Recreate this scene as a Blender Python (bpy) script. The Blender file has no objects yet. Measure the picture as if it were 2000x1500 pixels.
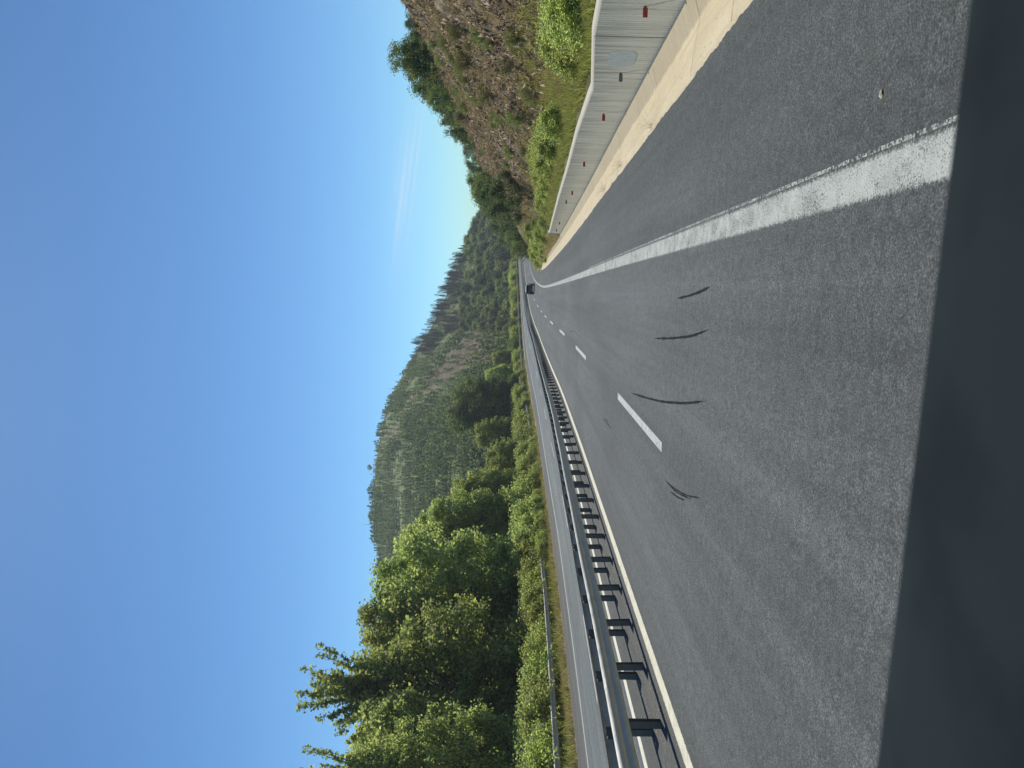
import bpy, math, random
import numpy as np
from mathutils import Vector, Matrix
random.seed(7); rng=np.random.default_rng(7)
S=bpy.context.scene
COL=S.collection
R_=math.radians
CAMZ=2.4
# ------------------------------------------------------------------ camera
cd=bpy.data.cameras.new('camera'); cam=bpy.data.objects.new('camera',cd); COL.objects.link(cam)
cd.lens=27.0; cd.sensor_width=36.0; cd.sensor_fit='HORIZONTAL'; cd.clip_start=.05; cd.clip_end=6000
cd.dof.use_dof=True; cd.dof.focus_distance=18; cd.dof.aperture_fstop=4.0
# the phone was held sideways: picture-left is up
cam.matrix_world=Matrix(((0,1,0,0),(0,0,-1,0),(-1,0,0,CAMZ),(0,0,0,1)))
S.camera=cam
# ------------------------------------------------------------------ light
SUN_EL=R_(55); SUN_AZ=R_(-3)      # azimuth measured from +Y (straight ahead) towards +X
w=bpy.data.worlds.new('World'); S.world=w; w.use_nodes=True
nt=w.node_tree; nt.nodes.clear()
out=nt.nodes.new('ShaderNodeOutputWorld'); bg=nt.nodes.new('ShaderNodeBackground'); sky=nt.nodes.new('ShaderNodeTexSky')
sky.sky_type='NISHITA'; sky.sun_disc=False; sky.sun_elevation=SUN_EL; sky.sun_rotation=SUN_AZ
sky.altitude=300; sky.air_density=1.0; sky.dust_density=0.35; sky.ozone_density=2.0
bg.inputs[1].default_value=.095
# thin cirrus streaks above the right-hand hillside
tc=nt.nodes.new('ShaderNodeTexCoord'); sx=nt.nodes.new('ShaderNodeSeparateXYZ'); nt.links.new(tc.outputs['Generated'],sx.inputs[0])
def M(op,a,b=None,c=None):
    n=nt.nodes.new('ShaderNodeMath'); n.operation=op
    for i,v in enumerate((a,b,c)):
        if v is None: continue
        if isinstance(v,(int,float)): n.inputs[i].default_value=v
        else: nt.links.new(v,n.inputs[i])
    return n.outputs[0]
tx=M('DIVIDE',sx.outputs[0],M('MAXIMUM',sx.outputs[1],.05)); tz=M('DIVIDE',sx.outputs[2],M('MAXIMUM',sx.outputs[1],.05))
def blob(cx,cz,wx,wz,sh):
    dx=M('DIVIDE',M('SUBTRACT',tx,cx),wx); dz=M('DIVIDE',M('SUBTRACT',M('SUBTRACT',tz,cz),M('MULTIPLY',M('SUBTRACT',tx,cx),sh)),wz)
    r=M('ADD',M('MULTIPLY',dx,dx),M('MULTIPLY',dz,dz)); return M('POWER',2.718,M('MULTIPLY',r,-1.0))
cb=nt.nodes.new('ShaderNodeCombineXYZ'); nt.links.new(M('MULTIPLY',tx,4),cb.inputs[0]); nt.links.new(M('MULTIPLY',M('SUBTRACT',tz,M('MULTIPLY',tx,-.13)),190),cb.inputs[2])
nz=nt.nodes.new('ShaderNodeTexNoise'); nz.inputs['Scale'].default_value=1.0; nz.inputs['Detail'].default_value=4; nt.links.new(cb.outputs[0],nz.inputs['Vector'])
st=M('ADD',M('MULTIPLY',blob(.28,.130,.085,.009,-.14),1.0),M('ADD',M('MULTIPLY',blob(.25,.146,.07,.009,-.08),.8),M('ADD',M('MULTIPLY',blob(.4,.13,.06,.0025,-.1),.3),M('MULTIPLY',blob(.09,.237,.05,.002,.1),.0))))
ca=M('MULTIPLY',st,M('MULTIPLY',M('SUBTRACT',nz.outputs[0],.36),2.6))
mix=nt.nodes.new('ShaderNodeMix'); mix.data_type='RGBA'; nt.links.new(M('MULTIPLY',M('MINIMUM',M('MAXIMUM',ca,0),.75),.5),mix.inputs[0]); 
tint=nt.nodes.new('ShaderNodeMix'); tint.data_type='RGBA'; tint.blend_type='MULTIPLY'; tint.inputs[0].default_value=1; tint.inputs[7].default_value=(.77,1.04,1.04,1)
v1=nt.nodes.new('ShaderNodeVectorMath'); v1.operation='SCALE'; v1.inputs[3].default_value=.1; nt.links.new(sky.outputs[0],v1.inputs[0])
gm=nt.nodes.new('ShaderNodeGamma'); gm.inputs[1].default_value=1.55; nt.links.new(v1.outputs[0],gm.inputs[0])
v2=nt.nodes.new('ShaderNodeVectorMath'); v2.operation='SCALE'; v2.inputs[3].default_value=10*1.36; nt.links.new(gm.outputs[0],v2.inputs[0])
nt.links.new(v2.outputs[0],tint.inputs[6])
nt.links.new(tint.outputs[2],mix.inputs[6]); mix.inputs[7].default_value=(8.5,9.6,10,1)
nt.links.new(mix.outputs[2],bg.inputs[0]); nt.links.new(bg.outputs[0],out.inputs[0])
sl=bpy.data.lights.new('sun','SUN'); so=bpy.data.objects.new('sun',sl); COL.objects.link(so)
sl.energy=4.4; sl.angle=R_(.5); sl.color=(1.0,.95,.84)
sd=Vector((math.cos(SUN_EL)*math.sin(SUN_AZ),math.cos(SUN_EL)*math.cos(SUN_AZ),math.sin(SUN_EL)))
so.rotation_euler=sd.to_track_quat('Z','Y').to_euler()
S.view_settings.view_transform='Standard'; S.view_settings.look='None'; S.view_settings.exposure=0.0; S.view_settings.gamma=1
S.cycles.max_bounces=6; S.cycles.diffuse_bounces=4; S.cycles.glossy_bounces=2; S.cycles.transmission_bounces=3; S.cycles.transparent_max_bounces=6
# ------------------------------------------------------------------ helpers
def mat(name):
    m=bpy.data.materials.new(name); m.use_nodes=True; t=m.node_tree; b=t.nodes['Principled BSDF']; return m,t,b
def node(t,typ,**k):
    n=t.nodes.new(typ)
    for a,v in k.items():
        if a in n.inputs.keys() if hasattr(n.inputs,'keys') else False: n.inputs[a].default_value=v
        else: setattr(n,a,v)
    return n
def noise(t,scale,detail=4,rough=.6,vec=None,sc=None):
    n=t.nodes.new('ShaderNodeTexNoise'); n.inputs['Scale'].default_value=scale; n.inputs['Detail'].default_value=detail; n.inputs['Roughness'].default_value=rough
    if vec is not None:
        if sc is not None:
            mp=t.nodes.new('ShaderNodeMapping'); mp.inputs['Scale'].default_value=sc; t.links.new(vec,mp.inputs[0]); vec=mp.outputs[0]
        t.links.new(vec,n.inputs['Vector'])
    return n.outputs[0]
def ramp(t,fac,stops):
    r=t.nodes.new('ShaderNodeValToRGB'); e=r.color_ramp.elements
    while len(e)<len(stops): e.new(.5)
    for i,(p,c) in enumerate(stops):
        e[i].position=p; e[i].color=(c if len(c)==4 else (*c,1)) if not isinstance(c,(int,float)) else (c,c,c,1)
    t.links.new(fac,r.inputs[0]); return r.outputs[0]
def mixc(t,f,a,b,mode='MIX'):
    n=t.nodes.new('ShaderNodeMix'); n.data_type='RGBA'; n.blend_type=mode
    for i,v in ((0,f),(6,a),(7,b)):
        if isinstance(v,(int,float)): n.inputs[i].default_value=v
        elif isinstance(v,tuple): n.inputs[i].default_value=(*v,1) if len(v)==3 else v
        else: t.links.new(v,n.inputs[i])
    return n.outputs[2]
def bump(t,b,h,strength,dist):
    n=t.nodes.new('ShaderNodeBump'); n.inputs['Strength'].default_value=strength; n.inputs['Distance'].default_value=dist
    t.links.new(h,n.inputs['Height']); t.links.new(n.outputs[0],b.inputs['Normal'])
def math_(t,op,a,b):
    n=t.nodes.new('ShaderNodeMath'); n.operation=op; n.use_clamp=False
    for i,v in ((0,a),(1,b)):
        if isinstance(v,(int,float)): n.inputs[i].default_value=v
        else: t.links.new(v,n.inputs[i])
    return n.outputs[0]
def link(name,me,parent=None,**tags):
    o=bpy.data.objects.new(name,me); COL.objects.link(o)
    if parent is not None: o.parent=parent
    for k,v in tags.items():
        if v is not None: o[k]=v
    return o
def mk(name,V,F,m,smooth=False,uv=None,attr=None):
    """V (n,3), F (m,k) equal-size faces"""
    me=bpy.data.meshes.new(name); V=np.asarray(V,np.float32)
    if isinstance(F,list): 
        me.from_pydata(V.tolist(),[],F)
    else:
        F=np.asarray(F,np.int32); n,k=F.shape
        me.vertices.add(len(V)); me.vertices.foreach_set('co',V.ravel())
        me.loops.add(n*k); me.loops.foreach_set('vertex_index',F.ravel())
        me.polygons.add(n); me.polygons.foreach_set('loop_start',np.arange(0,n*k,k,dtype=np.int32)); me.polygons.foreach_set('loop_total',np.full(n,k,np.int32))
        me.update(calc_edges=True)
    if uv is not None:
        l=me.uv_layers.new(name='UVMap'); idx=np.empty(len(me.loops),np.int32); me.loops.foreach_get('vertex_index',idx)
        l.data.foreach_set('uv',np.asarray(uv,np.float32)[idx].ravel())
    if attr is not None:
        for an,av in attr.items():
            a=me.attributes.new(an,'FLOAT','POINT'); a.data.foreach_set('value',np.asarray(av,np.float32))
    for mm in (m if isinstance(m,(list,tuple)) else [m]): me.materials.append(mm)
    if smooth: me.polygons.foreach_set('use_smooth',np.ones(len(me.polygons),bool))
    me.validate(verbose=False)
    return me
class MB:
    def __init__(s): s.v=[]; s.f=[]
    def add(s,V,F):
        n=len(s.v); s.v+= [tuple(map(float,p)) for p in V]; s.f+=[tuple(i+n for i in f) for f in F]
    def box(s,c,d,rot=0,bev=0):
        x,y,z=[k/2 for k in d]; b=min(bev,x*.9,y*.9,z*.9) if bev else 0
        ca,sa=math.cos(rot),math.sin(rot)
        if not b:
            P=[(i*x,j*y,k*z) for i in(-1,1) for j in(-1,1) for k in(-1,1)]
            F=[(0,1,3,2),(4,6,7,5),(0,4,5,1),(2,3,7,6),(0,2,6,4),(1,5,7,3)]
        else:
            P=[];
            for zz,ins in ((-z,b),(-z+b,0),(z-b,0),(z,b)):
                xx,yy=x-ins,y-ins; 
                P+=[(-xx+b*(ins==0)*1.0,-yy,zz),(xx-b*(ins==0),-yy,zz),(xx,-yy+b*(ins==0),zz),(xx,yy-b*(ins==0),zz),(xx-b*(ins==0),yy,zz),(-xx+b*(ins==0),yy,zz),(-xx,yy-b*(ins==0),zz),(-xx,-yy+b*(ins==0),zz)]
            F=[tuple(range(7,-1,-1)),tuple(range(24,32))]
            for r in range(3):
                for i in range(8): j=(i+1)%8; F.append((r*8+i,r*8+j,r*8+8+j,r*8+8+i))
        s.add([(c[0]+p[0]*ca-p[1]*sa,c[1]+p[0]*sa+p[1]*ca,c[2]+p[2]) for p in P],F)
    def tube(s,pts,rad,n=6,cap=True):
        pts=[Vector(p) for p in pts]; rings=[]; up=Vector((.31,.2,.93)).normalized()
        for i,p in enumerate(pts):
            d=(pts[min(i+1,len(pts)-1)]-pts[max(i-1,0)]).normalized()
            a=d.cross(up); 
            if a.length<.05: a=d.cross(Vector((1,0,0)))
            a.normalize(); b=d.cross(a); r=rad[i] if hasattr(rad,'__len__') else rad
            rings+=[p+a*(r*math.cos(2*math.pi*k/n))+b*(r*math.sin(2*math.pi*k/n)) for k in range(n)]
        F=[(i*n+k,i*n+(k+1)%n,(i+1)*n+(k+1)%n,(i+1)*n+k) for i in range(len(pts)-1) for k in range(n)]
        if cap: F+=[tuple(range(n))[::-1],tuple((len(pts)-1)*n+k for k in range(n))]
        s.add(rings,F)
    def cyl(s,a,b,r,n=16): s.tube([a,b],[r,r],n)
    def mesh(s,name,m,smooth=False): return mk(name,np.array(s.v),s.f,m,smooth)
def empty(name,loc=(0,0,0),rz=0,**tags):
    o=bpy.data.objects.new(name,None); COL.objects.link(o); o.location=loc; o.rotation_euler=(0,0,rz); o.empty_display_size=.2
    for k,v in tags.items():
        if v is not None: o[k]=v
    return o
def copy_tree(root,loc,rz,sc,**tags):
    r=root.copy(); COL.objects.link(r); r.location=loc; r.rotation_euler=(0,0,rz); r.scale=(sc,sc,sc) if not hasattr(sc,'__len__') else sc
    for k,v in tags.items(): r[k]=v
    for ch in root.children:
        c=ch.copy(); COL.objects.link(c); c.parent=r
        for g in ch.children:
            d=g.copy(); COL.objects.link(d); d.parent=c
    return r
# value noise
_T=rng.random((256,256)).astype(np.float64)
def vn(x,y):
    xi=np.floor(x).astype(int); yi=np.floor(y).astype(int); fx=x-xi; fy=y-yi; fx=fx*fx*(3-2*fx); fy=fy*fy*(3-2*fy)
    a=_T[xi%256,yi%256]; b=_T[(xi+1)%256,yi%256]; c=_T[xi%256,(yi+1)%256]; d=_T[(xi+1)%256,(yi+1)%256]
    return (a*(1-fx)+b*fx)*(1-fy)+(c*(1-fx)+d*fx)*fy
def fbm(x,y,o=4):
    s=0;a=.5
    for i in range(o): s=s+a*vn(x*2**i+17*i,y*2**i+31*i); a*=.5
    return s
# ------------------------------------------------------------------ road frame
hy=[-60,-20,0,30,60,90,110,130,150,175,200,240,280,340,420,520]
hs=[.1261,.1261,.1228,.1178,.1154,.122,.1376,.163,.1964,.244,.2946,.3783,.4641,.5949,.85,1.3]
ey=[-60,0,10,20,32,50,68,90,115,140,165,200,255,303,400,520]
ev=[.9,2.309,2.55,2.778,3.075,3.437,3.663,3.959,4.289,4.285,4.214,4.321,3.995,3.559,2.2,.5]
ys_=np.arange(-60,520,.25); _s=np.interp(ys_,hy,hs); _k=np.ones(25)/25
_s=np.convolve(np.pad(_s,12,mode='edge'),_k,'valid'); _X=np.cumsum(_s)*.25; _X=_X-np.interp(0,ys_,_X)+.736
_e=np.interp(ys_,ey,ev); _k=np.ones(41)/41; _e=np.convolve(np.pad(_e,20,mode='edge'),_k,'valid')
_len=np.cumsum(np.sqrt(1+_s**2)*.25)
OFF=dict(dash=-3.40,left=-7.267,np=-7.95,fp=-8.52,oi=-9.535,od=-13.35,oo=-17.1,oe=-19.9,ar=2.3,orl=-22.05)
def bank(y): return np.interp(y,[0,50,100,200,300],[.0111,.0177,.0305,.0712,.0555])
def P(o,y,dz=0):
    """point on the road frame: o metres right of the right edge line, y along"""
    y=np.asarray(y,float); s=np.interp(y,ys_,_s); c=1/np.sqrt(1+s*s)
    oo=np.asarray(o,float)
    bo=np.clip(oo,-23,3)
    return np.stack([np.interp(y,ys_,_X)+oo*c,y-oo*s*c,CAMZ-np.interp(y,ys_,_e)-bank(y)*bo+dz+0*oo],-1)
def heading(y): return math.atan(float(np.interp(y,ys_,_s)))
def strip(name,offs,ysamp,m,dz=0.0,zf=None,attr=None,**tags):
    O,Y=np.meshgrid(np.asarray(offs,float),np.asarray(ysamp,float)); 
    D=dz if zf is None else zf(O,Y)+dz
    V=P(O,Y,D).reshape(-1,3); n=len(offs); k=len(ysamp)
    i=np.arange(k-1)[:,None]*n+np.arange(n-1)[None]; F=np.stack([i,i+1,i+n+1,i+n],-1).reshape(-1,4)
    L=np.interp(Y,ys_,_len)
    return V,F,np.stack([O.ravel(),L.ravel()],1)
# ------------------------------------------------------------------ materials
def asphalt():
    m,t,b=mat('asphalt'); uv=t.nodes.new('ShaderNodeUVMap').outputs[0]; tc=t.nodes.new('ShaderNodeTexCoord').outputs['Object']
    sp=t.nodes.new('ShaderNodeSeparateXYZ'); t.links.new(uv,sp.inputs[0])
    g=mixc(t,1.0,ramp(t,noise(t,62,3,.85,tc),[(.38,.40),(.47,.85),(.54,1.1),(.63,2.4)]),ramp(t,noise(t,9,5,.8,tc),[(.36,.75),(.5,1.0),(.66,1.3)]),'MULTIPLY')       # aggregate grain
    big=ramp(t,noise(t,.35,5,.6,uv,(1,.25,1)),[(.3,.80),(.7,1.18)])
    streak=ramp(t,noise(t,1.6,4,.7,uv,(1,.02,1)),[(.35,.80),(.65,1.14)])
    base=ramp(t,math_(t,'MULTIPLY_ADD',sp.outputs[0],1/32.) if False else math_(t,'ADD',math_(t,'MULTIPLY',sp.outputs[0],1/26.),22/26.),[
        (0.0,(.075,.072,.068)),(.155,(.078,.075,.072)),(.17,(.080,.082,.083)),(.192,(.12,.13,.135)),(.46,(.12,.13,.135)),(.485,(.075,.073,.07)),(.56,(.07,.067,.064)),(.575,(.078,.08,.081)),(.845,(.078,.08,.081)),(.87,(.066,.068,.068)),(1,(.060,.062,.062))])
    base.node.color_ramp.interpolation='LINEAR'
    c=mixc(t,1.0,base,(1.04,1.12,1.12),'MULTIPLY'); c=mixc(t,1.0,c,g,'MULTIPLY'); c=mixc(t,1.0,c,big,'MULTIPLY'); c=mixc(t,1.0,c,streak,'MULTIPLY')
    # darker wheel paths with rubber and oil
    wp=math_(t,'SINE',math_(t,'MULTIPLY',math_(t,'ADD',sp.outputs[0],math_(t,'MULTIPLY',noise(t,.08,2,.5,uv,(1,.2,1)),.6)),3.46),0)
    c=mixc(t,math_(t,'MULTIPLY',ramp(t,wp,[(.3,0),(1.0,1)]),.16),c,(.03,.031,.032))
    cr=t.nodes.new('ShaderNodeTexVoronoi'); cr.feature='DISTANCE_TO_EDGE'; cr.inputs['Scale'].default_value=.22
    mp=t.nodes.new('ShaderNodeMapping'); mp.inputs['Scale'].default_value=(2.2,.6,1)
    wv=t.nodes.new('ShaderNodeTexNoise'); wv.inputs['Scale'].default_value=1.7; wv.inputs['Detail'].default_value=6; t.links.new(uv,wv.inputs['Vector'])
    va=t.nodes.new('ShaderNodeVectorMath'); va.operation='ADD'; t.links.new(uv,va.inputs[0]); t.links.new(wv.outputs['Color'],va.inputs[1])
    t.links.new(va.outputs[0],mp.inputs[0]); t.links.new(mp.outputs[0],cr.inputs['Vector'])
    ck=ramp(t,cr.outputs['Distance'],[(0,.0),(.004,1)]); gate=ramp(t,noise(t,.6,3,.5,uv),[(.62,0),(.68,1)])
    c=mixc(t,math_(t,'MULTIPLY',math_(t,'SUBTRACT',1,ck),gate),c,(.03,.03,.03))
    t.links.new(c,b.inputs['Base Color']); b.inputs['Roughness'].default_value=.75; b.inputs['Specular IOR Level'].default_value=.22
    bump(t,b,noise(t,90,3,.7,tc),.55,.006); return m
def paint(name,col,wear=.5,lo=.42,sc=60,cen=None,hw=.1):
    m,t,b=mat(name); tc=t.nodes.new('ShaderNodeTexCoord').outputs['Object']
    f=math_(t,'ADD',math_(t,'MULTIPLY',noise(t,sc,3,.75,tc),.7),math_(t,'MULTIPLY',noise(t,3,4,.6,tc),.3))
    k=ramp(t,f,[(lo-.05,0),(lo+.05,1)])
    if cen is not None:
        uv=t.nodes.new('ShaderNodeUVMap').outputs[0]; sp=t.nodes.new('ShaderNodeSeparateXYZ'); t.links.new(uv,sp.inputs[0])
        e=math_(t,'DIVIDE',math_(t,'ABSOLUTE',math_(t,'SUBTRACT',sp.outputs[0],cen),0),hw)
        e=math_(t,'ADD',e,math_(t,'MULTIPLY',math_(t,'SUBTRACT',noise(t,28,4,.7,tc),.5),.8))
        k=math_(t,'MULTIPLY',k,ramp(t,e,[(.78,1),(1.0,0)]))
    c=mixc(t,ramp(t,noise(t,5,5,.7,tc),[(.35,0),(.6,1)]),tuple(q*.8 for q in col),col); t.links.new(c,b.inputs['Base Color']); b.inputs['Roughness'].default_value=.75; b.inputs['Specular IOR Level'].default_value=.2
    t.links.new(k,b.inputs['Alpha'])
    bump(t,b,noise(t,90,3,.7,tc),.4,.004); return m
def galv(name,col,rough=.42,metal=.75):
    m,t,b=mat(name); tc=t.nodes.new('ShaderNodeTexCoord').outputs['Object']
    f=noise(t,3.0,5,.6,tc,(1,1,3)); c=mixc(t,ramp(t,f,[(.3,0),(.7,1)]),tuple(k*.72 for k in col),col)
    s=ramp(t,noise(t,18,3,.7,tc),[(.62,0),(.72,1)]); c=mixc(t,math_(t,'MULTIPLY',s,.35),c,(.14,.11,.08))
    t.links.new(c,b.inputs['Base Color']); b.inputs['Metallic'].default_value=metal
    t.links.new(ramp(t,f,[(.3,rough-.08),(.7,rough+.12)]),b.inputs['Roughness']); return m
def concrete(name,a,bb,streaks=False,gut=False):
    m,t,b=mat(name); uv=t.nodes.new('ShaderNodeUVMap').outputs[0]; tc=t.nodes.new('ShaderNodeTexCoord').outputs['Object']
    f=noise(t,.8,6,.65,tc); c=mixc(t,ramp(t,f,[(.3,0),(.7,1)]),a,bb)
    c=mixc(t,math_(t,'MULTIPLY',ramp(t,noise(t,30,4,.7,tc),[(.35,1),(.55,0)]),.22),c,tuple(k*.55 for k in a))
    if streaks:   # uv.x = distance along the wall, uv.y = height
        s1=noise(t,1.0,4,.65,uv,(9,.35,1)); s2=noise(t,1.0,3,.6,uv,(28,.6,1))
        c=mixc(t,math_(t,'MULTIPLY',ramp(t,s1,[(.45,0),(.72,1)]),.40),c,(.24,.23,.19))
        c=mixc(t,math_(t,'MULTIPLY',ramp(t,s2,[(.54,0),(.68,1)]),.5),c,(.14,.135,.12))
        sp=t.nodes.new('ShaderNodeSeparateXYZ'); t.links.new(uv,sp.inputs[0])
        # drip stains that start at the coping
        dr=math_(t,'MULTIPLY',ramp(t,noise(t,1,4,.7,uv,(7,.2,1)),[(.42,0),(.6,1)]),ramp(t,sp.outputs[1],[(.55,0),(1.0,1)]))
        c=mixc(t,math_(t,'MULTIPLY',dr,.6),c,(.13,.125,.11))
        # boards
        fr=math_(t,'FRACT',math_(t,'MULTIPLY',sp.outputs[0],2.2),0); ed=ramp(t,fr,[(0,1),(.03,0),(1,0)])
        c=mixc(t,math_(t,'MULTIPLY',ed,ramp(t,noise(t,1.1,2,.5,uv,(2,1,1)),[(.4,.1),(.6,.8)])),c,(.12,.115,.1))
        bump(t,b,math_(t,'ADD',noise(t,1,4,.6,uv,(12,.5,1)),math_(t,'MULTIPLY',noise(t,25,3,.6,tc),.4)),.5,.02)
    else:
        c=mixc(t,math_(t,'MULTIPLY',ramp(t,noise(t,1.2,5,.7,uv,(4,.5,1)),[(.5,0),(.75,1)]),.35),c,tuple(k*.6 for k in a))
        if gut:
            sp=t.nodes.new('ShaderNodeSeparateXYZ'); t.links.new(uv,sp.inputs[0]); x_=math_(t,'ADD',sp.outputs[0],math_(t,'MULTIPLY',noise(t,1.5,4,.7,uv),.22))
            band=ramp(t,math_(t,'DIVIDE',x_,5.0),[(.0,0),(.652,0),(.668,1),(.74,1),(.80,1),(1,1)])
            c=mixc(t,math_(t,'MULTIPLY',band,math_(t,'ADD',.35,math_(t,'MULTIPLY',noise(t,1,4,.7,uv,(1.5,7,1)),.55))),c,(.22,.19,.135))
            c=mixc(t,math_(t,'MULTIPLY',ramp(t,noise(t,1,5,.7,uv,(9,.7,1)),[(.45,0),(.7,1)]),.35),c,(.36,.29,.18))
            c=mixc(t,ramp(t,noise(t,14,2,.5,tc),[(.70,0),(.74,.7)]),c,(.12,.09,.05))
        bump(t,b,noise(t,22,5,.7,tc),.45,.015)
    t.links.new(c,b.inputs['Base Color']); b.inputs['Roughness'].default_value=.85; return m
def flat(name,col,rough=.7,metal=0,spec=.5):
    m,t,b=mat(name); tc=t.nodes.new('ShaderNodeTexCoord').outputs['Object']
    c=mixc(t,ramp(t,noise(t,9,4,.6,tc),[(.3,0),(.7,1)]),tuple(k*.8 for k in col),col); t.links.new(c,b.inputs['Base Color'])
    b.inputs['Roughness'].default_value=rough; b.inputs['Metallic'].default_value=metal; b.inputs['Specular IOR Level'].default_value=spec; return m
def leafmat(name,c1,c2,trans=.45,gloss=.35,rough=.45):
    m=bpy.data.materials.new(name); m.use_nodes=True; t=m.node_tree; t.nodes.clear()
    o=t.nodes.new('ShaderNodeOutputMaterial'); gi=t.nodes.new('ShaderNodeNewGeometry'); oi=t.nodes.new('ShaderNodeObjectInfo')
    c=mixc(t,gi.outputs['Random Per Island'],c1,c2)
    hv=t.nodes.new('ShaderNodeHueSaturation'); t.links.new(c,hv.inputs['Color'])
    t.links.new(math_(t,'ADD',.80,math_(t,'MULTIPLY',oi.outputs['Random'],.4)),hv.inputs['Value']); t.links.new(math_(t,'ADD',.485,math_(t,'MULTIPLY',oi.outputs['Random'],.03)),hv.inputs['Hue'])
    c=hv.outputs[0]
    p=t.nodes.new('ShaderNodeBsdfPrincipled'); t.links.new(c,p.inputs['Base Color']); p.inputs['Roughness'].default_value=rough; p.inputs['Specular IOR Level'].default_value=gloss*.6
    tr=t.nodes.new('ShaderNodeBsdfTranslucent'); t.links.new(mixc(t,1.0,c,(1.2,1.25,.65),'MULTIPLY'),tr.inputs[0])
    mx=t.nodes.new('ShaderNodeMixShader'); mx.inputs[0].default_value=trans; t.links.new(p.outputs[0],mx.inputs[1]); t.links.new(tr.outputs[0],mx.inputs[2]); t.links.new(mx.outputs[0],o.inputs[0]); return m
OFF_LEFT=-7.267
M_cream2=paint('road_paint_opposite',(.74,.72,.60),lo=.34)
M_as=asphalt(); M_worn2=paint('road_paint_thin',(.46,.49,.46),lo=.50,sc=38); M_white=paint('road_paint_white',(.52,.54,.52),lo=.41); M_cream=paint('road_paint_cream',(.70,.68,.55),lo=.37,cen=OFF_LEFT,hw=.16); M_wide=paint('road_paint_worn',(.46,.49,.46),lo=.44,sc=85,cen=.02,hw=.15)
M_beam=galv('galvanised_beam',(.50,.49,.43),.48,.25); M_post=galv('galvanised_post',(.20,.205,.205),.6,.3); M_dark=flat('dark_steel',(.05,.05,.05),.5,.3)
M_wall=concrete('wall_concrete',(.70,.69,.56),(.80,.78,.64),True); M_cope=concrete('coping_concrete',(.50,.46,.38),(.56,.52,.43)); M_gut=concrete('gutter_concrete',(.56,.47,.31),(.66,.57,.39),gut=True)
M_crackj=flat('joint_tar',(.025,.025,.025),.9,0,.1); M_red=flat('red_reflector',(.42,.03,.03),.3); M_grey=flat('grey_reflector',(.16,.17,.18),.4); M_bark=flat('bark',(.11,.095,.075),.9); M_dead=flat('dead_wood',(.20,.175,.15),.9); M_cream_refl=flat('reflector_white',(.7,.7,.62),.4)
L_near=leafmat('leaf_broad',(.15,.19,.08),(.56,.61,.32),.64,.5,.5)
L_yel=leafmat('leaf_yellow_green',(.18,.23,.085),(.58,.61,.30),.64,.4,.5)
L_dark=leafmat('leaf_dark',(.08,.12,.06),(.28,.34,.17),.55,.4,.5)
L_mid=leafmat('leaf_mid',(.10,.14,.06),(.28,.33,.15),.5,.4,.5)
L_pine=leafmat('pine_needles',(.07,.10,.06),(.15,.19,.11),.4,.3,.6)
L_pine2=leafmat('plantation_needles',(.10,.15,.075),(.29,.36,.18),.45,.25,.6)
L_grey=leafmat('dry_twigs',(.06,.058,.052),(.13,.12,.105),.1,.2,.7)
L_grass=leafmat('grass_blades',(.20,.22,.09),(.42,.40,.19),.45,.2,.6)
L_dry=leafmat('dry_grass_blades',(.24,.19,.12),(.50,.42,.29),.35,.2,.7)
L_weed=leafmat('dry_stems',(.12,.09,.05),(.25,.19,.11),.1,.2,.8)
L_rock=leafmat('rubble_stone',(.22,.165,.11),(.70,.57,.40),.05,.2,.9)
# ------------------------------------------------------------------ roads and markings
def tagset(k): return dict(kind='structure')
Ys=np.concatenate([np.arange(-12,60,1.0),np.arange(60,420,2.5)])
V,F,uv=strip('road',[-19.9,-17,-14,-11,-9.4,-8,-6,-3.5,-1,1,2.3],Ys,M_as)
link('road',mk('road',V,F,M_as,True,uv),kind='structure')
def line(name,o,wd,y0,y1,m,dz=.004,dy=1.0,ragged=0):
    yy=np.arange(y0,y1+1e-6,dy); 
    if len(yy)<2: yy=np.array([y0,y1])
    V,F,uv=strip('x',[o-wd/2,o+wd/2],yy,m,dz); 
    return V,F,uv
def addline(name,o,wd,y0,y1,m,dz=.004,dy=1.0):
    V,F,uv=line(name,o,wd,y0,y1,m,dz,dy); return link(name,mk(name,V,F,m,True,uv),kind='structure')
addline('edge_line',0.02,.31,-8,400,M_wide); addline('edge_line_thin',.195,.03,-8,30,M_worn2)
addline('median_edge_line',OFF['left'],.32,-8,400,M_cream)
addline('transverse_joint',-2.6,9.2,36.0,36.05,M_crackj,.003,.05)
addline('opposite_inner_line',OFF['oi'],.24,-8,400,M_cream2); addline('opposite_outer_line',OFF['oo'],.20,-8,400,M_white)
def dashes(name,o,y0,per,ln,m,wd):
    vs=[];fs=[];us=[];n=0; y=y0
    while y<380:
        k=1/math.sqrt(1+math.tan(heading(y))**2)
        V,F,uv=line(name,o,wd,y,y+ln*k,m,.004,ln*k/6); vs.append(V);fs.append(F+n);us.append(uv);n+=len(V); y+=per*k
    link(name,mk(name,np.concatenate(vs),np.concatenate(fs),m,True,np.concatenate(us)),kind='structure')
dashes('lane_line',OFF['dash'],12.75-18*.992,18,6.6,M_white,.17)
dashes('opposite_lane_line',OFF['od'],22.3-18,18,6.5,M_white,.15)
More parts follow.
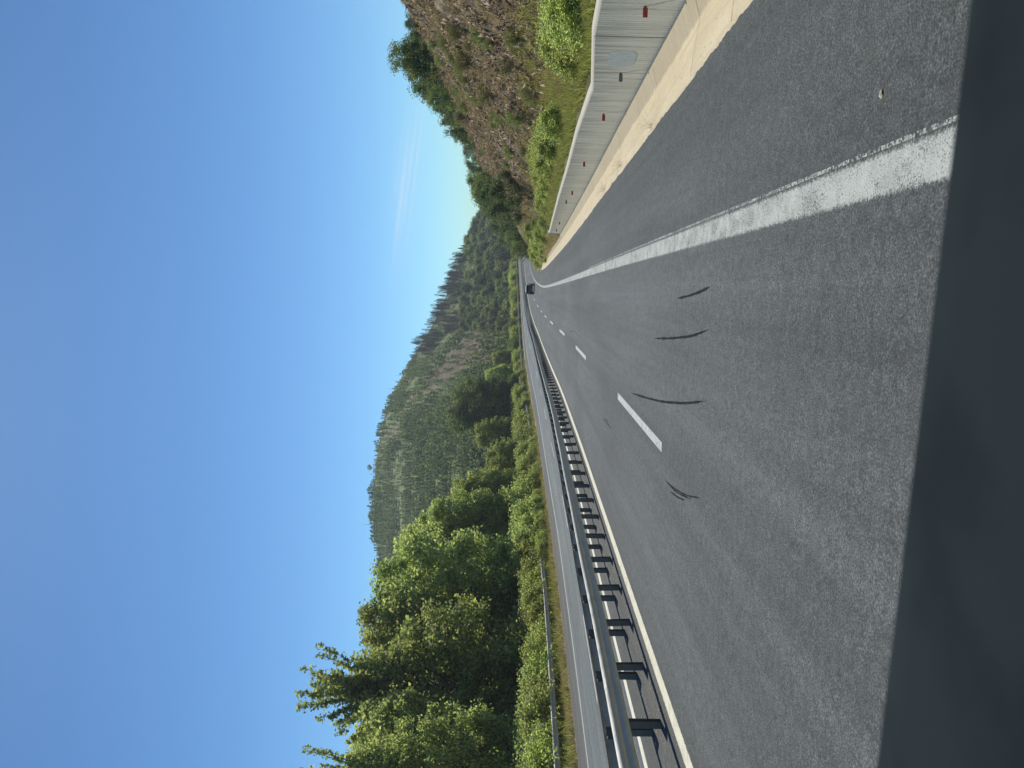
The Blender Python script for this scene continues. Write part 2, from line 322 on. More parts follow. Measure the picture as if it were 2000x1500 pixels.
# rubber skid marks, laid just above the asphalt
M_skid=paint('skid_rubber',(.03,.03,.03),lo=.46,sc=40)
M_skid.node_tree.nodes['Principled BSDF'].inputs['Specular IOR Level'].default_value=.05; M_skid.node_tree.nodes['Principled BSDF'].inputs['Roughness'].default_value=.95
def gp(x,y):   # a point of the carriageway seen at photo pixel (x,y) -> (o,Y) on the road surface
    t=(750-y)/1500; 
    Y=np.arange(2.5,200,.02); s=np.interp(Y,ys_,_s); X=np.interp(Y,ys_,_X)
    # iterate: find point on ray at depth d whose height equals the road
    d=np.arange(3,150,.02); best=None
    oo=np.zeros_like(d); yy=d.copy()
    for _ in range(6):
        s=np.interp(yy,ys_,_s); c=1/np.sqrt(1+s*s); oo=(t*d-np.interp(yy,ys_,_X))*1/c*1.0; oo=(t*d-np.interp(yy,ys_,_X))*c+(d-yy)*(-s*c)
        yy=d+oo*s*c
    z=CAMZ-np.interp(yy,ys_,_e)-bank(yy)*oo; v=1000-1500*(z-CAMZ)/d
    i=np.abs(v-x).argmin(); return float(oo[i]),float(yy[i])
SK=[[(1323,583),(1345,578),(1368,570),(1387,560)],[(1280,661),(1310,661),(1350,657),(1384,644)],[(1232,767),(1262,777),(1295,785),(1340,788),(1380,783)],
    [(1298,937),(1318,955),(1342,968),(1369,973)],[(1309,960),(1325,972),(1338,977)],[(1306,945),(1322,962),(1350,975)],[(1178,818),(1187,828),(1195,837)],[(1181,816),(1190,826)],[(1112,648),(1122,646),(1131,657)]]
for k,pts in enumerate(SK):
    g=[gp(*p) for p in pts]; g=np.array(g); q=np.linspace(0,len(g)-1,(len(g)-1)*8+1); go=np.interp(q,range(len(g)),g[:,0]); gy=np.interp(q,range(len(g)),g[:,1])
    kk=np.ones(5)/5; go[2:-2]=np.convolve(go,kk,'valid'); gy[2:-2]=np.convolve(gy,kk,'valid')
    A=P(go,gy,.005); d=np.gradient(A[:,:2],axis=0); d/=np.linalg.norm(d,axis=1)[:,None]+1e-9; nrm=np.stack([-d[:,1],d[:,0]],1)
    wd=(.02 if k<3 else .012)*(.75+.5*rng.random(len(A)))*np.clip(np.sin(np.linspace(.05,3.09,len(A)))*2.2,.15,1)
    V=np.concatenate([np.c_[A[:,:2]+nrm*wd[:,None],A[:,2]],np.c_[A[:,:2]-nrm*wd[:,None],A[:,2]]]); n=len(A); i=np.arange(n-1)
    link('skid_mark',mk('skid_mark',V,np.stack([i,i+1,i+n+1,i+n],1),M_skid),kind='structure')
# loose litter and grit on the shoulder and the median
def grit(name,n,of,yf,size,m):
    o=of(n); y=yf(n); A=P(o,y,.004); vs=[]; ths=rng.random(n)*6.28; sz=size*(.4+rng.random(n)**2*1.6)
    T=np.array([(1,0,0),(.3,.6,0),(-.8,.4,0),(-.6,-.5,0),(.5,-.6,0),(0,0,.8)])
    c,s=np.cos(ths),np.sin(ths); B=T[None]*sz[:,None,None]; B=np.stack([B[...,0]*c[:,None]-B[...,1]*s[:,None],B[...,0]*s[:,None]+B[...,1]*c[:,None],B[...,2]*.6],-1)+A[:,None]
    f=np.array([(0,1,5),(1,2,5),(2,3,5),(3,4,5),(4,0,5)]); F=(f[None]+np.arange(n)[:,None,None]*6).reshape(-1,3)
    return link(name,mk(name,B.reshape(-1,3),F,m),kind='stuff',label='pale grit and crumbs scattered over the asphalt',category='grit')
grit('grit',1500,lambda n:rng.uniform(-9.3,-7.5,n),lambda n:4+rng.random(n)**1.3*60,.018,L_dry)
grit('grit',350,lambda n:rng.choice([1,-1],n)*0+rng.uniform(.4,2.3,n),lambda n:4+rng.random(n)**1.5*25,.006,L_dry)
lb=MB(); g=gp(1722,184); a=P(*g); lb.add([(a[0]+dx*.035,a[1]+dy*.035,a[2]+.004+dz*.5) for dx,dy,dz in((-.9,0,0),(-.3,.5,.02),(.6,.45,.012),(1,0,.0),(.3,-.45,.02),(-.5,-.4,0),(0,0,.035))],[(0,1,6),(1,2,6),(2,3,6),(3,4,6),(4,5,6),(5,0,6)])
link('dry_leaf',lb.mesh('dry_leaf',flat('dry_leaf',(.6,.52,.36),.7)),label='pale curled dry leaf lying on the asphalt of the hard shoulder',category='leaf')
# ------------------------------------------------------------------ gutter and wall on the right
gy=np.concatenate([np.arange(2,30,.08),np.arange(30,60,.25),np.arange(60,135,.5)])
def gz(O,Y):
    z=np.interp(O,[2.3,2.32,2.6,3.17,3.22,3.62],[.0,.012,-.01,-.10,-.10,.0]); return z+.012*(fbm(O*3,Y*1.5,3)-.45)*(O>2.5)
go=[2.3,2.34,2.6,2.9,3.1,3.17,3.22,3.35,3.5,3.61]
V,F,uv=strip('gutter',go,gy,M_gut,0,gz)
# ragged asphalt side edge
n=len(go); e=np.arange(len(gy))*n; jit=(fbm(gy*1.2,gy*0+3,5)-.5)*.12+rng.normal(0,.009,len(gy))
V[e,0]-=0; V[e,0]+=jit; V[e+1,0]+=jit
V[e,2]-=.03
gut=link('gutter',mk('gutter',V,F,M_gut,True,uv),kind='structure')
lipV,lipF,lipuv=strip('x',[2.15,2.5],gy,M_as,-.012); link('road_edge',mk('road_edge',lipV,lipF,M_as,True,lipuv),kind='structure')
# expansion joints / cracks across the gutter
M_crack=flat('crack_dirt',(.06,.055,.04),.95)
jb=[]
for yj in [9.2,11.45,15.2,17.6,21,25.3,30,36,43,51]:
    q=np.linspace(0,1,22); oj=2.36+q*1.2; yj2=yj+.05*np.cumsum(rng.normal(0,1,22))*.25+(oj-2.36)*rng.uniform(-.15,.3)
    A=P(oj,yj2,gz(oj,yj2)+.006); wd=.005
    V=np.concatenate([A+[0,wd,0],A-[0,wd,0]]); i=np.arange(21); jb.append((V,np.stack([i,i+1,i+23,i+22],1)))
Vc=np.concatenate([v for v,_ in jb]); Fc=np.concatenate([f+44*i for i,(_,f) in enumerate(jb)])
link('gutter_crack',mk('gutter_crack',Vc,Fc,M_crack),kind='structure')
wy=np.arange(2,58.01,.25)
WO=3.66
def wall_Y(y):
    yy=np.arange(6,80,.02); A=P(np.full_like(yy,WO),yy); q=A[:,0]/A[:,1]-(750-y)/1500; return float(yy[np.where((q[:-1]>0)&(q[1:]<=0))[0][0]])
def wbase(y): return P(np.full_like(y,WO),y)[:,2]
topz_y=[0]; topz=[-1.05]
for (vv,yy_) in ((1171,0),(1157,75),(1155,180),(1150,192),(1125,265),(1108,330),(1090,390),(1073,454)):   # wall-top heights surveyed along its length
    A=P(WO+.1,wall_Y(yy_)); topz_y.append(float(A[1])); topz.append(-(vv-1000)*float(A[1])/1500)
def wtop(y): 
    X=P(np.full_like(y,WO),y); return CAMZ+np.interp(X[:,1],topz_y,topz)
base=wbase(wy)-.35; top=wtop(wy)
def lean(h): return -.0  # vertical face
th=.20
rows=[]
for (o,zz) in ((WO,base),(WO+.04,top-.05),(WO+.055,top-.008),(WO+.10,top),(WO+th,top+.012),(WO+th+.02,base)):
    A=P(np.full_like(wy,o),wy); A[:,2]=zz; rows.append(A)
W=np.stack(rows,1); n=W.shape[1]; k=len(wy)
i=np.arange(k-1)[:,None]*n+np.arange(n-1)[None]; Fw=np.stack([i,i+n,i+n+1,i+1],-1).reshape(-1,4)
L=np.interp(wy,ys_,_len); hgt=np.array([0,.96,1,1,1,0])
uvw=np.stack([np.repeat(L[:,None],n,1).ravel(),np.repeat(hgt[None],k,0).ravel()],1)
wroot=empty('retaining_wall',tuple(P(WO,20)),label='low grey board-marked concrete retaining wall along the gutter under the rocky slope',category='wall')
def child(name,me,parent,**tags):
    o=link(name,me,None,**tags); o.parent=parent; o.matrix_parent_inverse=Matrix.Translation(-Vector(parent.location)) if parent.rotation_euler[2]==0 else parent.matrix_world.inverted(); return o
ff=Fw.reshape(k-1,n-1,4)
c=child('wall_face',mk('wall_face',W.reshape(-1,3),ff[:,[0,4]].reshape(-1,4),M_wall,False,uvw),wroot)
W2=W.copy(); 
c=child('coping',mk('coping',W2.reshape(-1,3),ff[:,1:4].reshape(-1,4),M_cope,False,uvw),wroot)
b=MB(); endp=W[-1]
def wf(y,f,pr=.004):
    A=P(WO,y); zb=float(wbase(np.array([y]))[0])-.35; zt=float(wtop(np.array([y]))[0])-.05; h=heading(y)
    k_=(f+.0)*(1) ; z=(zb+.35)+(zt-zb-.35)*f; x=A[0]+.04*(z-zb)/(zt-zb)
    return np.array([x-pr,A[1],z])
b=MB()
for yp,ww,f0,f1 in [(75,.012,0,1.02),(57,.003,0,1),(94,.003,.2,1),(145,.005,0,1),(156,.005,0,.6),(199,.006,0,.97),(210,.003,.2,.95),(220,.003,.2,.8),(238,.005,.0,.95),(262,.003,.0,1),(270,.004,.1,.9),(285,.003,0,.9),(297,.005,.0,.95),(308,.003,.2,1),(319,.005,.1,1),(330,.004,0,.9),(342,.006,0,1),(355,.005,.1,.95),(368,.007,0,1),(382,.006,.2,1),(397,.008,0,1),(412,.007,.1,.9),(428,.009,0,1),(20,.002,.3,1),(120,.002,0,.9),(170,.002,.1,.8),(182,.003,.4,1)]:
    Y_=wall_Y(yp); d_=np.array([math.sin(heading(Y_)),math.cos(heading(Y_)),0])*ww
    q=[wf(Y_,f) for f in np.linspace(f0,f1,7)]; b.add([tuple(p-d_) for p in q]+[tuple(p+d_) for p in q],[(i_,i_+1,i_+8,i_+7) for i_ in range(6)])
child('wall_joint',b.mesh('wall_joint',M_crack),wroot)
# raised end return of the wall
b=MB(); A=P(WO+.14,58.15); zt=float(wtop(np.array([58.0]))[0]); zb=float(wbase(np.array([58.0]))[0])-.4
b.box((A[0]+.05,A[1]+.2,(zt+zb)/2+.02),(.42,.34,zt-zb+.04),-heading(58),.02); child('end_block',b.mesh('end_block',M_cope),wroot)
# pale repaired patches on the wall
M_patch=flat('repair_plaster',(.58,.63,.59),.9)
def patch(y0,y1,h0,h1,rnd,nm):
    y0=wall_Y(102); y1=wall_Y(133)
    c0=(y0+y1)/2; A=P(WO,c0); h=heading(c0); z0=float(wbase(np.array([c0]))[0]); q=[]
    for a in np.linspace(0,2*math.pi,28,endpoint=False):
        ca,sa=math.cos(a),math.sin(a); e=rnd; sx_=math.copysign(abs(ca)**e,ca); sy_=math.copysign(abs(sa)**e,sa)
        yy=c0+(y1-y0)/2*sx_; zz=(h0+h1)/2+(h1-h0)/2*sy_; pp=P(WO,yy); zb=float(wbase(np.array([yy]))[0])
        zt_=float(wtop(np.array([yy]))[0]); q.append(tuple(wf(yy,zz/1.4,.003)))
    b=MB(); b.add(q,[tuple(range(28))]); child('repair_patch',b.mesh('repair_patch',M_patch),wroot)
patch(14.75,16.1,.42,1.08,.55,'a')
# delineator plates on the wall face
def delin(y,m,hfrac,lab,wd=.15,ht=.075):
    y=wall_Y(y); A=P(WO,y); zb=float(wbase(np.array([y]))[0]); zt=float(wtop(np.array([y]))[0]); z=zb+(zt-zb)*hfrac; h=heading(y)
    r=empty('wall_reflector',(float(A[0]),float(A[1]),z),-h,label=lab,category='reflector',group='reflector plates along the concrete wall')
    b=MB(); b.box((-.075,0,0),(wd,.012,ht),0,.004); link('plate',b.mesh('plate',m),r)
    b=MB(); b.box((.01,.02,0),(.05,.03,.04)); link('bracket',b.mesh('bracket',M_dark),r)
for y,m,f,l in ((15,M_red,.43,'largest red reflector plate on the concrete wall nearest the camera'),(145,M_grey,.46,'dull grey reflector plate on the wall beside the pale repair patch'),
    (224,M_red,.50,'second red reflector plate along the wall, just past the kink in the wall top'),(317,M_red,.50,'third red reflector plate along the wall from the camera'),
    (374,M_red,.5,'fourth and farthest red reflector plate along the wall'),(392,M_grey,.6,'small grey reflector plate on the wall after the last red one'),(434,M_grey,.5,'small dark reflector plate near the far end of the wall'),(448,M_grey,.5,'last dark reflector plate close to the end block of the wall')):
    delin(y,m,f,l)
# ------------------------------------------------------------------ guardrails
def wprof():
    # (outward offset, height) of a W-beam, outward = towards traffic
    return [(.0,.0),(.07,.022),(.081,.05),(.083,.095),(.070,.12),(.05,.14),(.047,.155),(.05,.17),(.074,.19),(.083,.215),(.083,.262),(.076,.28),(.0,.31)]
def beam(o,side,y0,y1,zbot):
    yy=np.concatenate([np.arange(y0,60,1.0),np.arange(60,y1,2.0)]) if y0<60 else np.arange(y0,y1,2.0)
    pr=wprof(); rows=[]
    for (d,h) in pr:
        A=P(np.full_like(yy,o+side*d),yy); A[:,2]=P(np.full_like(yy,o),yy)[:,2]+zbot+h; A[:,2]+=.006*np.sin(yy*.7)+.01*np.sin(yy*.23+1); rows.append(A)
    for (d,h) in pr[::-1]:
        A=P(np.full_like(yy,o+side*(d-.006)),yy); A[:,2]=P(np.full_like(yy,o),yy)[:,2]+zbot+h; A[:,2]+=.006*np.sin(yy*.7)+.01*np.sin(yy*.23+1); rows.append(A)
    Wm=np.stack(rows,1); n=Wm.shape[1]; k=len(yy); i=np.arange(k-1)[:,None]*n+np.arange(n)[None]; j=np.arange(k-1)[:,None]*n+(np.arange(n)[None]+1)%n
    return mk('beam',Wm.reshape(-1,3),np.stack([i,i+n,j+n,j],-1).reshape(-1,4),M_beam,False)
def rail(lab,o,side,y0,y1,sp,ph,top,group,nparts=100,refl=None):
    """o = post line; side=+1: beam on the +o side"""
    root=empty('guardrail',tuple(P(o,max(y0,5))),label=lab,category='guardrail',group=group)
    inv=Matrix.Translation(-Vector(root.location))
    bo=o+side*.13
    child('beam',beam(bo,side,y0,y1,top-.31),root)
    # overlap plates where two beams meet
    y=ph+1.0
    while y<70:
        yy=np.array([y-.17,y+.17]); pr=wprof(); Rw=[]
        for e in (.004,-.003):
            for (d,hh) in (pr if e>0 else pr[::-1]):
                A=P(np.full_like(yy,bo+side*(d+e)),yy); A[:,2]=P(np.full_like(yy,bo),yy)[:,2]+top-.31+hh+(.003 if hh>.3 else -.003 if hh<.01 else 0)+.006*np.sin(yy*.7)+.01*np.sin(yy*.23+1); Rw.append(A)
        Wm=np.stack(Rw,1); n=Wm.shape[1]; F=[(k_,k_+n,(k_+1)%n+n,(k_+1)%n) for k_ in range(n)]+[tuple(range(n)),tuple(range(2*n-1,n-1,-1))]
        child('splice_plate',mk('splice_plate',Wm.reshape(-1,3),F,M_beam),root); y+=4*.992
    ph_=[]; y=ph
    while y<y1: ph_.append(y); y+=sp/math.sqrt(1+math.tan(heading(y))**2)
    pm=MB(); pm.box((0,0,top/2-.25),(.006,.10,top+.45)); pm.box((0.0,.05,top/2-.25),(.12,.007,top+.45)); pm.box((0,-.05,top/2-.25),(.12,.007,top+.45)); pmesh=pm.mesh('post',M_post)
    smb=MB(); smb.box((side*.095,0,top-.155),(.07,.09,.2),0,.01); smb.box((side*.05,0,top-.155),(.03,.06,.12)); smesh=smb.mesh('spacer',M_post)
    for k,y in enumerate(ph_[:nparts]):
        A=P(o,y); po=link('post',pmesh); po.parent=root; po.matrix_parent_inverse=inv; po.location=A; po.rotation_euler=(R_(random.uniform(-1.2,1.2)),R_(random.uniform(-1.5,1.5)),-heading(y))
        if k<40:
            s=link('spacer',smesh); s.parent=po
    rest=ph_[nparts:]
    if rest:
        b=MB()
        for y in rest:
            A=P(o,y); b.box((A[0],A[1],A[2]+top/2-.25),(.12,.10,top+.45),-heading(y))
        child('far_posts',b.mesh('far_posts',M_post),root,kind='stuff')
    if refl:
        for y in refl:
            A=P(bo+side*.03,y); b=MB(); b.box((A[0],A[1],A[2]+top-.155),(.07,.012,.09),-heading(y),.004); child('reflector',b.mesh('reflector',M_cream_refl),root)
    return root
rail('median guardrail nearest the camera, its W-shaped steel beam facing the near lanes',OFF['np'],1,-6,400,2.0,11.93-8*1.985,.86,'guardrails',100,refl=[19.3,28.4,37.3,46.2,55,64])
rail('second median guardrail, showing the back of its beam and facing the opposite carriageway',OFF['fp'],-1,-6,400,2.0,14.62-10*1.985,.86,'guardrails',100)
rail('outer guardrail at the far edge of the opposite carriageway in front of the trees',OFF['orl'],1,10,400,2.0,12.3,.84,'guardrails',100)
# ------------------------------------------------------------------ terrain
def terr():
    m,t,b=mat('verge_soil'); tc=t.nodes.new('ShaderNodeTexCoord').outputs['Object']
    f=noise(t,.9,6,.65,tc); c=ramp(t,f,[(.3,(.10,.10,.05)),(.48,(.24,.19,.12)),(.7,(.42,.33,.22))]); t.links.new(c,b.inputs['Base Color']); b.inputs['Roughness'].default_value=.95
    bump(t,b,noise(t,9,6,.7,tc),.8,.08); return m
M_verge=terr()
vo=[-70,-55,-42,-34,-28,-25,-23.5,-22.6,-22,-21.2,-20.5,-20,-19.7]
def vz(O,Y):
    z=np.interp(O,[-70,-42,-25,-22.6,-20.3,-19.7],[-6,-3.2,-.55,-.12,.03,-.02]); return z+.12*(fbm(O*.9,Y*.5,4)-.45)*(O<-20)
V,F,uv=strip('verge',vo,np.arange(-12,420,1.0),M_verge,0,vz); link('verge',mk('verge',V,F,M_verge,True,uv),kind='structure')
# far hill (polar about the valley mouth)
SKY=np.array([(-200,985),(0,975),(300,965),(380,958),(400,952),(420,945),(450,932),(480,915),(520,893),(560,876),(600,862),(640,842),(680,818),(720,795),(760,770),(800,756),(850,742),(900,735),(960,730),(1020,731),(1080,738),(1130,745),(1200,752),(1300,742),(1400,718),(1500,704),(1800,700)],float)
tt=np.linspace(-.95,.62,420)
def elev(t): return (1000-np.interp(750-1500*t,SKY[:,0],SKY[:,1]))/1500
# hill foot: where the ray leaves the outer verge
_yy=np.arange(20,480,1.0); _B=P(np.full_like(_yy,-34.),_yy); _tb=_B[:,0]/_B[:,1]
def foot(t): 
    f=np.interp(t,_tb[np.argsort(_tb)],_B[np.argsort(_tb),1]); return np.clip(np.maximum(f+12,190),190,375)
YR=lambda t: np.interp(t,[-.9,-.2,.1,.2,.6],[470,460,470,480,480])
qs=np.concatenate([np.linspace(-.6,0,8)[:-1],np.linspace(0,1,130),np.linspace(1,1.7,20)[1:]])
Tg,Qg=np.meshgrid(tt,qs)
def hillpt(T,Q):
    Y0=foot(T); Yr=YR(T); Y=Y0+(Yr-Y0)*Q; zr=elev(T)*Yr; z0=-5.2
    q=np.clip(Q,0,1); pz=z0+(zr-z0)*(q**1.08)
    pz=np.where(Q>1,zr-(Q-1)*(60+zr*.6),pz); pz=np.where(Q<0,z0+Q*1.5,pz)
    amp=np.clip(Q,0,1)*np.clip(1.15-Q,0,1)*2
    X=T*Y; pz=pz+amp*(2.8*(fbm(X*.018,Y*.018,4)-.47)*2)
    return X,Y,pz+CAMZ
X,Y,Z=hillpt(Tg,Qg); V=np.stack([X,Y,Z],-1).reshape(-1,3); n=len(tt); k=len(qs)
i=np.arange(k-1)[:,None]*n+np.arange(n-1)[None]; Fh=np.stack([i,i+1,i+n+1,i+n],-1).reshape(-1,4)
def pix(X,Y,Z): return 1000-1500*(Z-CAMZ)/Y,750-1500*X/Y
def inpoly(x,y,poly):
    r=np.zeros(x.shape,bool); n=len(poly)
    for a in range(n):
        x1,y1=poly[a]; x2,y2=poly[(a+1)%n]; c=((y1>y)!=(y2>y)); xx=(x2-x1)*(y-y1)/((y2-y1)+1e-9)+x1; r^=c&(x<xx)
    return r
SOIL=[(731,882),(742,845),(765,813),(790,788),(812,762),(832,725),(850,710),(868,712),(885,688),(905,665),(925,641),(968,634),(970,690),(945,712),(905,728),(880,750),(852,768),(836,792),(814,803),(790,832),(766,868),(750,897)]
BUSH=[(952,380),(1010,380),(1010,650),(925,638),(905,600),(925,545),(912,490),(925,440)]
DEAD=[(905,462),(912,490),(925,545),(905,600),(925,638),(888,655),(860,690),(815,700),(845,600),(885,510)]
px,py=pix(X,Y,Z); wob=(fbm(X*.05,Y*.05,4)-.47)*40
soil=inpoly(px+wob,py+wob*.6,SOIL).astype(float)*np.interp(py,[740,800],[1,.5])*np.clip(fbm(X*.09,Y*.09,4)*2.8-.2,.35,1); 
def hillmat():
    m,t,b=mat('hill_ground'); tc=t.nodes.new('ShaderNodeTexCoord').outputs['Object']; a=t.nodes.new('ShaderNodeAttribute'); a.attribute_name='soil'
    f=noise(t,.12,6,.7,tc); g=ramp(t,f,[(.3,(.15,.19,.08)),(.5,(.25,.30,.13)),(.72,(.36,.38,.20))])
    s=ramp(t,noise(t,.35,6,.75,tc),[(.3,(.11,.10,.05)),(.45,(.22,.17,.11)),(.6,(.33,.26,.17)),(.75,(.48,.42,.30))])
    t.links.new(mixc(t,a.outputs['Fac'],g,s),b.inputs['Base Color']); b.inputs['Roughness'].default_value=.95; b.inputs['Specular IOR Level'].default_value=.1
    bump(t,b,noise(t,.8,6,.7,tc),.9,1.2); return m
link('hill',mk('hill',V,Fh,hillmat(),True,None,{'soil':soil.ravel()}),kind='structure')
g=MB(); g.add([(-4000,-3000,-12),(4000,-3000,-12),(4000,5000,-12),(-4000,5000,-12)],[(0,1,2,3)]); link('ground',g.mesh('ground',M_verge),kind='structure')
# right-hand cut slope in road coordinates
sy=np.concatenate([np.arange(3,70,.22),np.arange(70,130,.5),np.arange(130,420,2.0)])
so_=np.concatenate([np.arange(3.72,7.5,.3),np.arange(7.5,19,.16),np.arange(19,32,.8),np.array([36,42,50,62,80])])
RZ_y=[0,40,52,75,95,115,150,200,260,330,420]; RZ=[7.2,6.9,6.3,4.9,4.1,3.4,3.6,5.0,6.5,8,9]
def slope_z(O,Y,disp=True):
    rdz=P(np.clip(O,0,3.66),Y)[...,2]-CAMZ
    A=P(np.full_like(O,WO),Y); bz=A[...,2]-CAMZ; Yw=A[...,1]
    wt=np.interp(Yw,topz_y,topz)-.12; end=np.clip((Y-57)/3,0,1); b0=wt*(1-end)+(bz+.0)*end
    toe=b0+.75+.55*end; toeo=8.0-1.5*np.clip((Y-60)/25,0,1)
    Ok=O; top=np.interp(Ok*0+Y,RZ_y,RZ); ro=np.interp(Y,[0,60,100,200,400],[17.3,17,16.5,17,20])
    z=np.where(O<toeo,b0+(toe-b0)*(np.clip(O-3.7,0,9)/(toeo-3.7))**1.15,np.where(O<ro,toe+(top-toe)*np.clip((O-toeo)/(ro-toeo),0,1)**.92,top+(O-ro)*.03))
    rock=np.clip((O-toeo+.6)/1.2,0,1)*np.clip((ro+.5-O)/1.5,0,1)*np.clip((118-Y)/20,.25,1)
    if disp:
        n1=fbm(O*.55+Y*.22,Y*.35,3)-.44; r2=1-np.abs(2*fbm(O*1.4+Y*.5,Y*1.1-O*.4,4)-.94)*2.2; n3=fbm(O*5,Y*4,3)-.44
        z=z+rock*(2.3*n1+.55*r2*np.clip(.3+2*fbm(O*.4,Y*.3+9,2)-.6,0,1.4)+.28*n3)
        z=z+(1-rock)*.25*(fbm(O*.8,Y*.8,4)-.45)
    return z+CAMZ,rock
O,Yg=np.meshgrid(so_,sy); Zs,rk=slope_z(O,Yg); V=P(O,Yg); V[...,2]=Zs; n=len(so_); k=len(sy)
V[:,0,2]-=.6*np.clip((Yg[:,0]-57),0,1)+.25
i=np.arange(k-1)[:,None]*n+np.arange(n-1)[None]; Fs=np.stack([i,i+1,i+n+1,i+n],-1).reshape(-1,4)
def slopemat():
    m,t,b=mat('cut_slope'); tc=t.nodes.new('ShaderNodeTexCoord').outputs['Object']; a=t.nodes.new('ShaderNodeAttribute'); a.attribute_name='rock'
    r=ramp(t,noise(t,2.2,8,.75,tc),[(.32,(.07,.055,.035)),(.43,(.20,.155,.10)),(.54,(.37,.29,.19)),(.68,(.64,.53,.36))])
    pg=ramp(t,noise(t,.45,4,.6,tc),[(.50,0),(.64,1)]); r=mixc(t,math_(t,'MULTIPLY',pg,.55),r,(.10,.10,.045))
    g=ramp(t,noise(t,1.5,6,.7,tc),[(.3,(.13,.16,.06)),(.52,(.24,.25,.11)),(.75,(.40,.35,.21))])
    t.links.new(mixc(t,a.outputs['Fac'],g,r),b.inputs['Base Color']); b.inputs['Roughness'].default_value=.95; b.inputs['Specular IOR Level'].default_value=.15
    h=math_(t,'ADD',noise(t,6,8,.75,tc),math_(t,'MULTIPLY',noise(t,1.6,4,.6,tc),1.5)); bump(t,b,h,1.0,.22); return m
link('hillside',mk('hillside',V.reshape(-1,3),Fs,slopemat(),False,None,{'rock':rk.ravel()}),kind='structure')
def on_slope(o,y): 
    o=np.asarray(o,float); y=np.asarray(y,float); A=P(o,y); A[...,2]=slope_z(o,y)[0]; return A
# ------------------------------------------------------------------ scattered small pieces
def cards(A,N,size,aspect,m,name,up=0.3,tri=False):
    """small leaf faces: A (n,3) centres, size (n,), random orientation biased by up"""
    n=len(A); d=rng.normal(size=(n,3)); d[:,2]=d[:,2]*.7+up; d/=np.linalg.norm(d,axis=1)[:,None]
    e=rng.normal(size=(n,3)); e-= (e*d).sum(1)[:,None]*d; e/=np.linalg.norm(e,axis=1)[:,None]; f=np.cross(d,e)
    s=np.asarray(size)[:,None]*.5; a=aspect
    V=np.stack([A+d*s,A+e*s*a,A-d*s,A-e*s*a+f*s*.25],1).reshape(-1,3)
    F=np.arange(n*4).reshape(-1,4); return V,F
def blades(A,h,wd,lean=.35):
    h=np.asarray(h)*1.0; n=len(A); th=rng.random(n)*6.283; dx=np.stack([np.cos(th),np.sin(th),0*th],1); ln=rng.normal(0,lean,(n,2)); hh=h*(.5+rng.random(n))
    tip=A+np.c_[ln*hh[:,None],hh]; w_=wd*.5
    V=np.stack([A-dx*w_,A+dx*w_,tip],1).reshape(-1,3); return V,np.arange(n*3).reshape(-1,3)
# grass behind the wall and on the slope foot
n=90000; y=6+rng.random(n)**1.4*62; o=4.25+rng.random(n)**1.2*4.6; keep=vn(o*1.3,y*.9)>.2; o=o[keep];y=y[keep]; A=on_slope(o,y)
V,F=blades(A,.20,.028,.5); link('grass',mk('grass',V,F,L_grass),kind='stuff',label='green grass on the bank behind the concrete wall',category='grass')
n=70000; y=8+rng.random(n)**1.2*105; o=4.6+rng.random(n)*13; keep=(fbm(o*.5,y*.35+40,3)>.44); o=o[keep];y=y[keep]; A=on_slope(o,y)
V,F=blades(A,.26,.035,.6); link('dry_grass',mk('dry_grass',V,F,L_dry),kind='stuff',label='straw coloured dry grass on the rocky slope',category='dry grass')
# angular stones and roots standing out of the cut
n=26000; y=10+rng.random(n)**1.1*95; o=7.6+rng.random(n)*9.6; keep=(fbm(o*.6,y*.4,3)>.26); o=o[keep]; y=y[keep]; A=on_slope(o,y); n=len(A)
d=np.tile(np.array([[-.45,-.5,-.55]]),(n,1))+rng.normal(0,.45,(n,3)); d/=np.linalg.norm(d,axis=1)[:,None]; e=np.cross(d,rng.normal(size=(n,3))); e/=np.linalg.norm(e,axis=1)[:,None]; f=np.cross(d,e)
s=(.07+.26*rng.random(n)**3)[:,None]; q=rng.uniform(.10,.38,(n,1))
C=A+np.array([[0,0,.03]])
V=np.stack([C+d*s*1.6,C+e*s*q,C+f*s*q,C-e*s*q*.9,C-f*s*q,C-d*s*1.2],1).reshape(-1,3)
f8=np.array([(0,1,2),(0,2,3),(0,3,4),(0,4,1),(5,2,1),(5,3,2),(5,4,3),(5,1,4)]); F=(f8[None]+np.arange(n)[:,None,None]*6).reshape(-1,3)
link('rubble',mk('rubble',V,F,L_rock),kind='stuff',label='tan angular stones and roots jutting from the cut slope',category='rubble')
L_brush=leafmat('dry_brush',(.20,.155,.095),(.70,.57,.38),.2,.2,.8)
n=80000; y=11+rng.random(n)**1.1*100; o=7.4+rng.random(n)*10; keep=(fbm(o*.7+5,y*.45,4)>.40); o=o[keep]; y=y[keep]; A=on_slope(o,y); n=len(A)
hh=.12+.34*rng.random(n)**2; dv=np.stack([rng.normal(-.5,.5,n),rng.normal(-.45,.5,n),rng.normal(.15,.45,n)],1)*hh[:,None]; sd_=np.cross(dv,rng.normal(size=(n,3))); sd_/=np.linalg.norm(sd_,axis=1)[:,None]; wv_=(.012+.014*rng.random(n))[:,None]
md=A+dv*.5+np.array([0,0,.05]); tp_=A+dv+np.c_[0*hh,0*hh,-.12*hh]
V=np.stack([A-sd_*wv_,A+sd_*wv_,md+sd_*wv_*.8,tp_,md-sd_*wv_*.8],1).reshape(-1,3); F=(np.array([[0,1,2,4],[4,2,3,3]])[None]+np.arange(n)[:,None,None]*5); F3=np.concatenate([np.stack([F[:,0,0],F[:,0,1],F[:,0,2]],1),np.stack([F[:,0,0],F[:,0,2],F[:,0,3]],1),np.stack([F[:,1,0],F[:,1,1],F[:,1,2]],1)])
link('brush',mk('brush',V,F3,L_brush),kind='stuff',label='dry brown brush and roots hanging over the cut slope',category='brush')
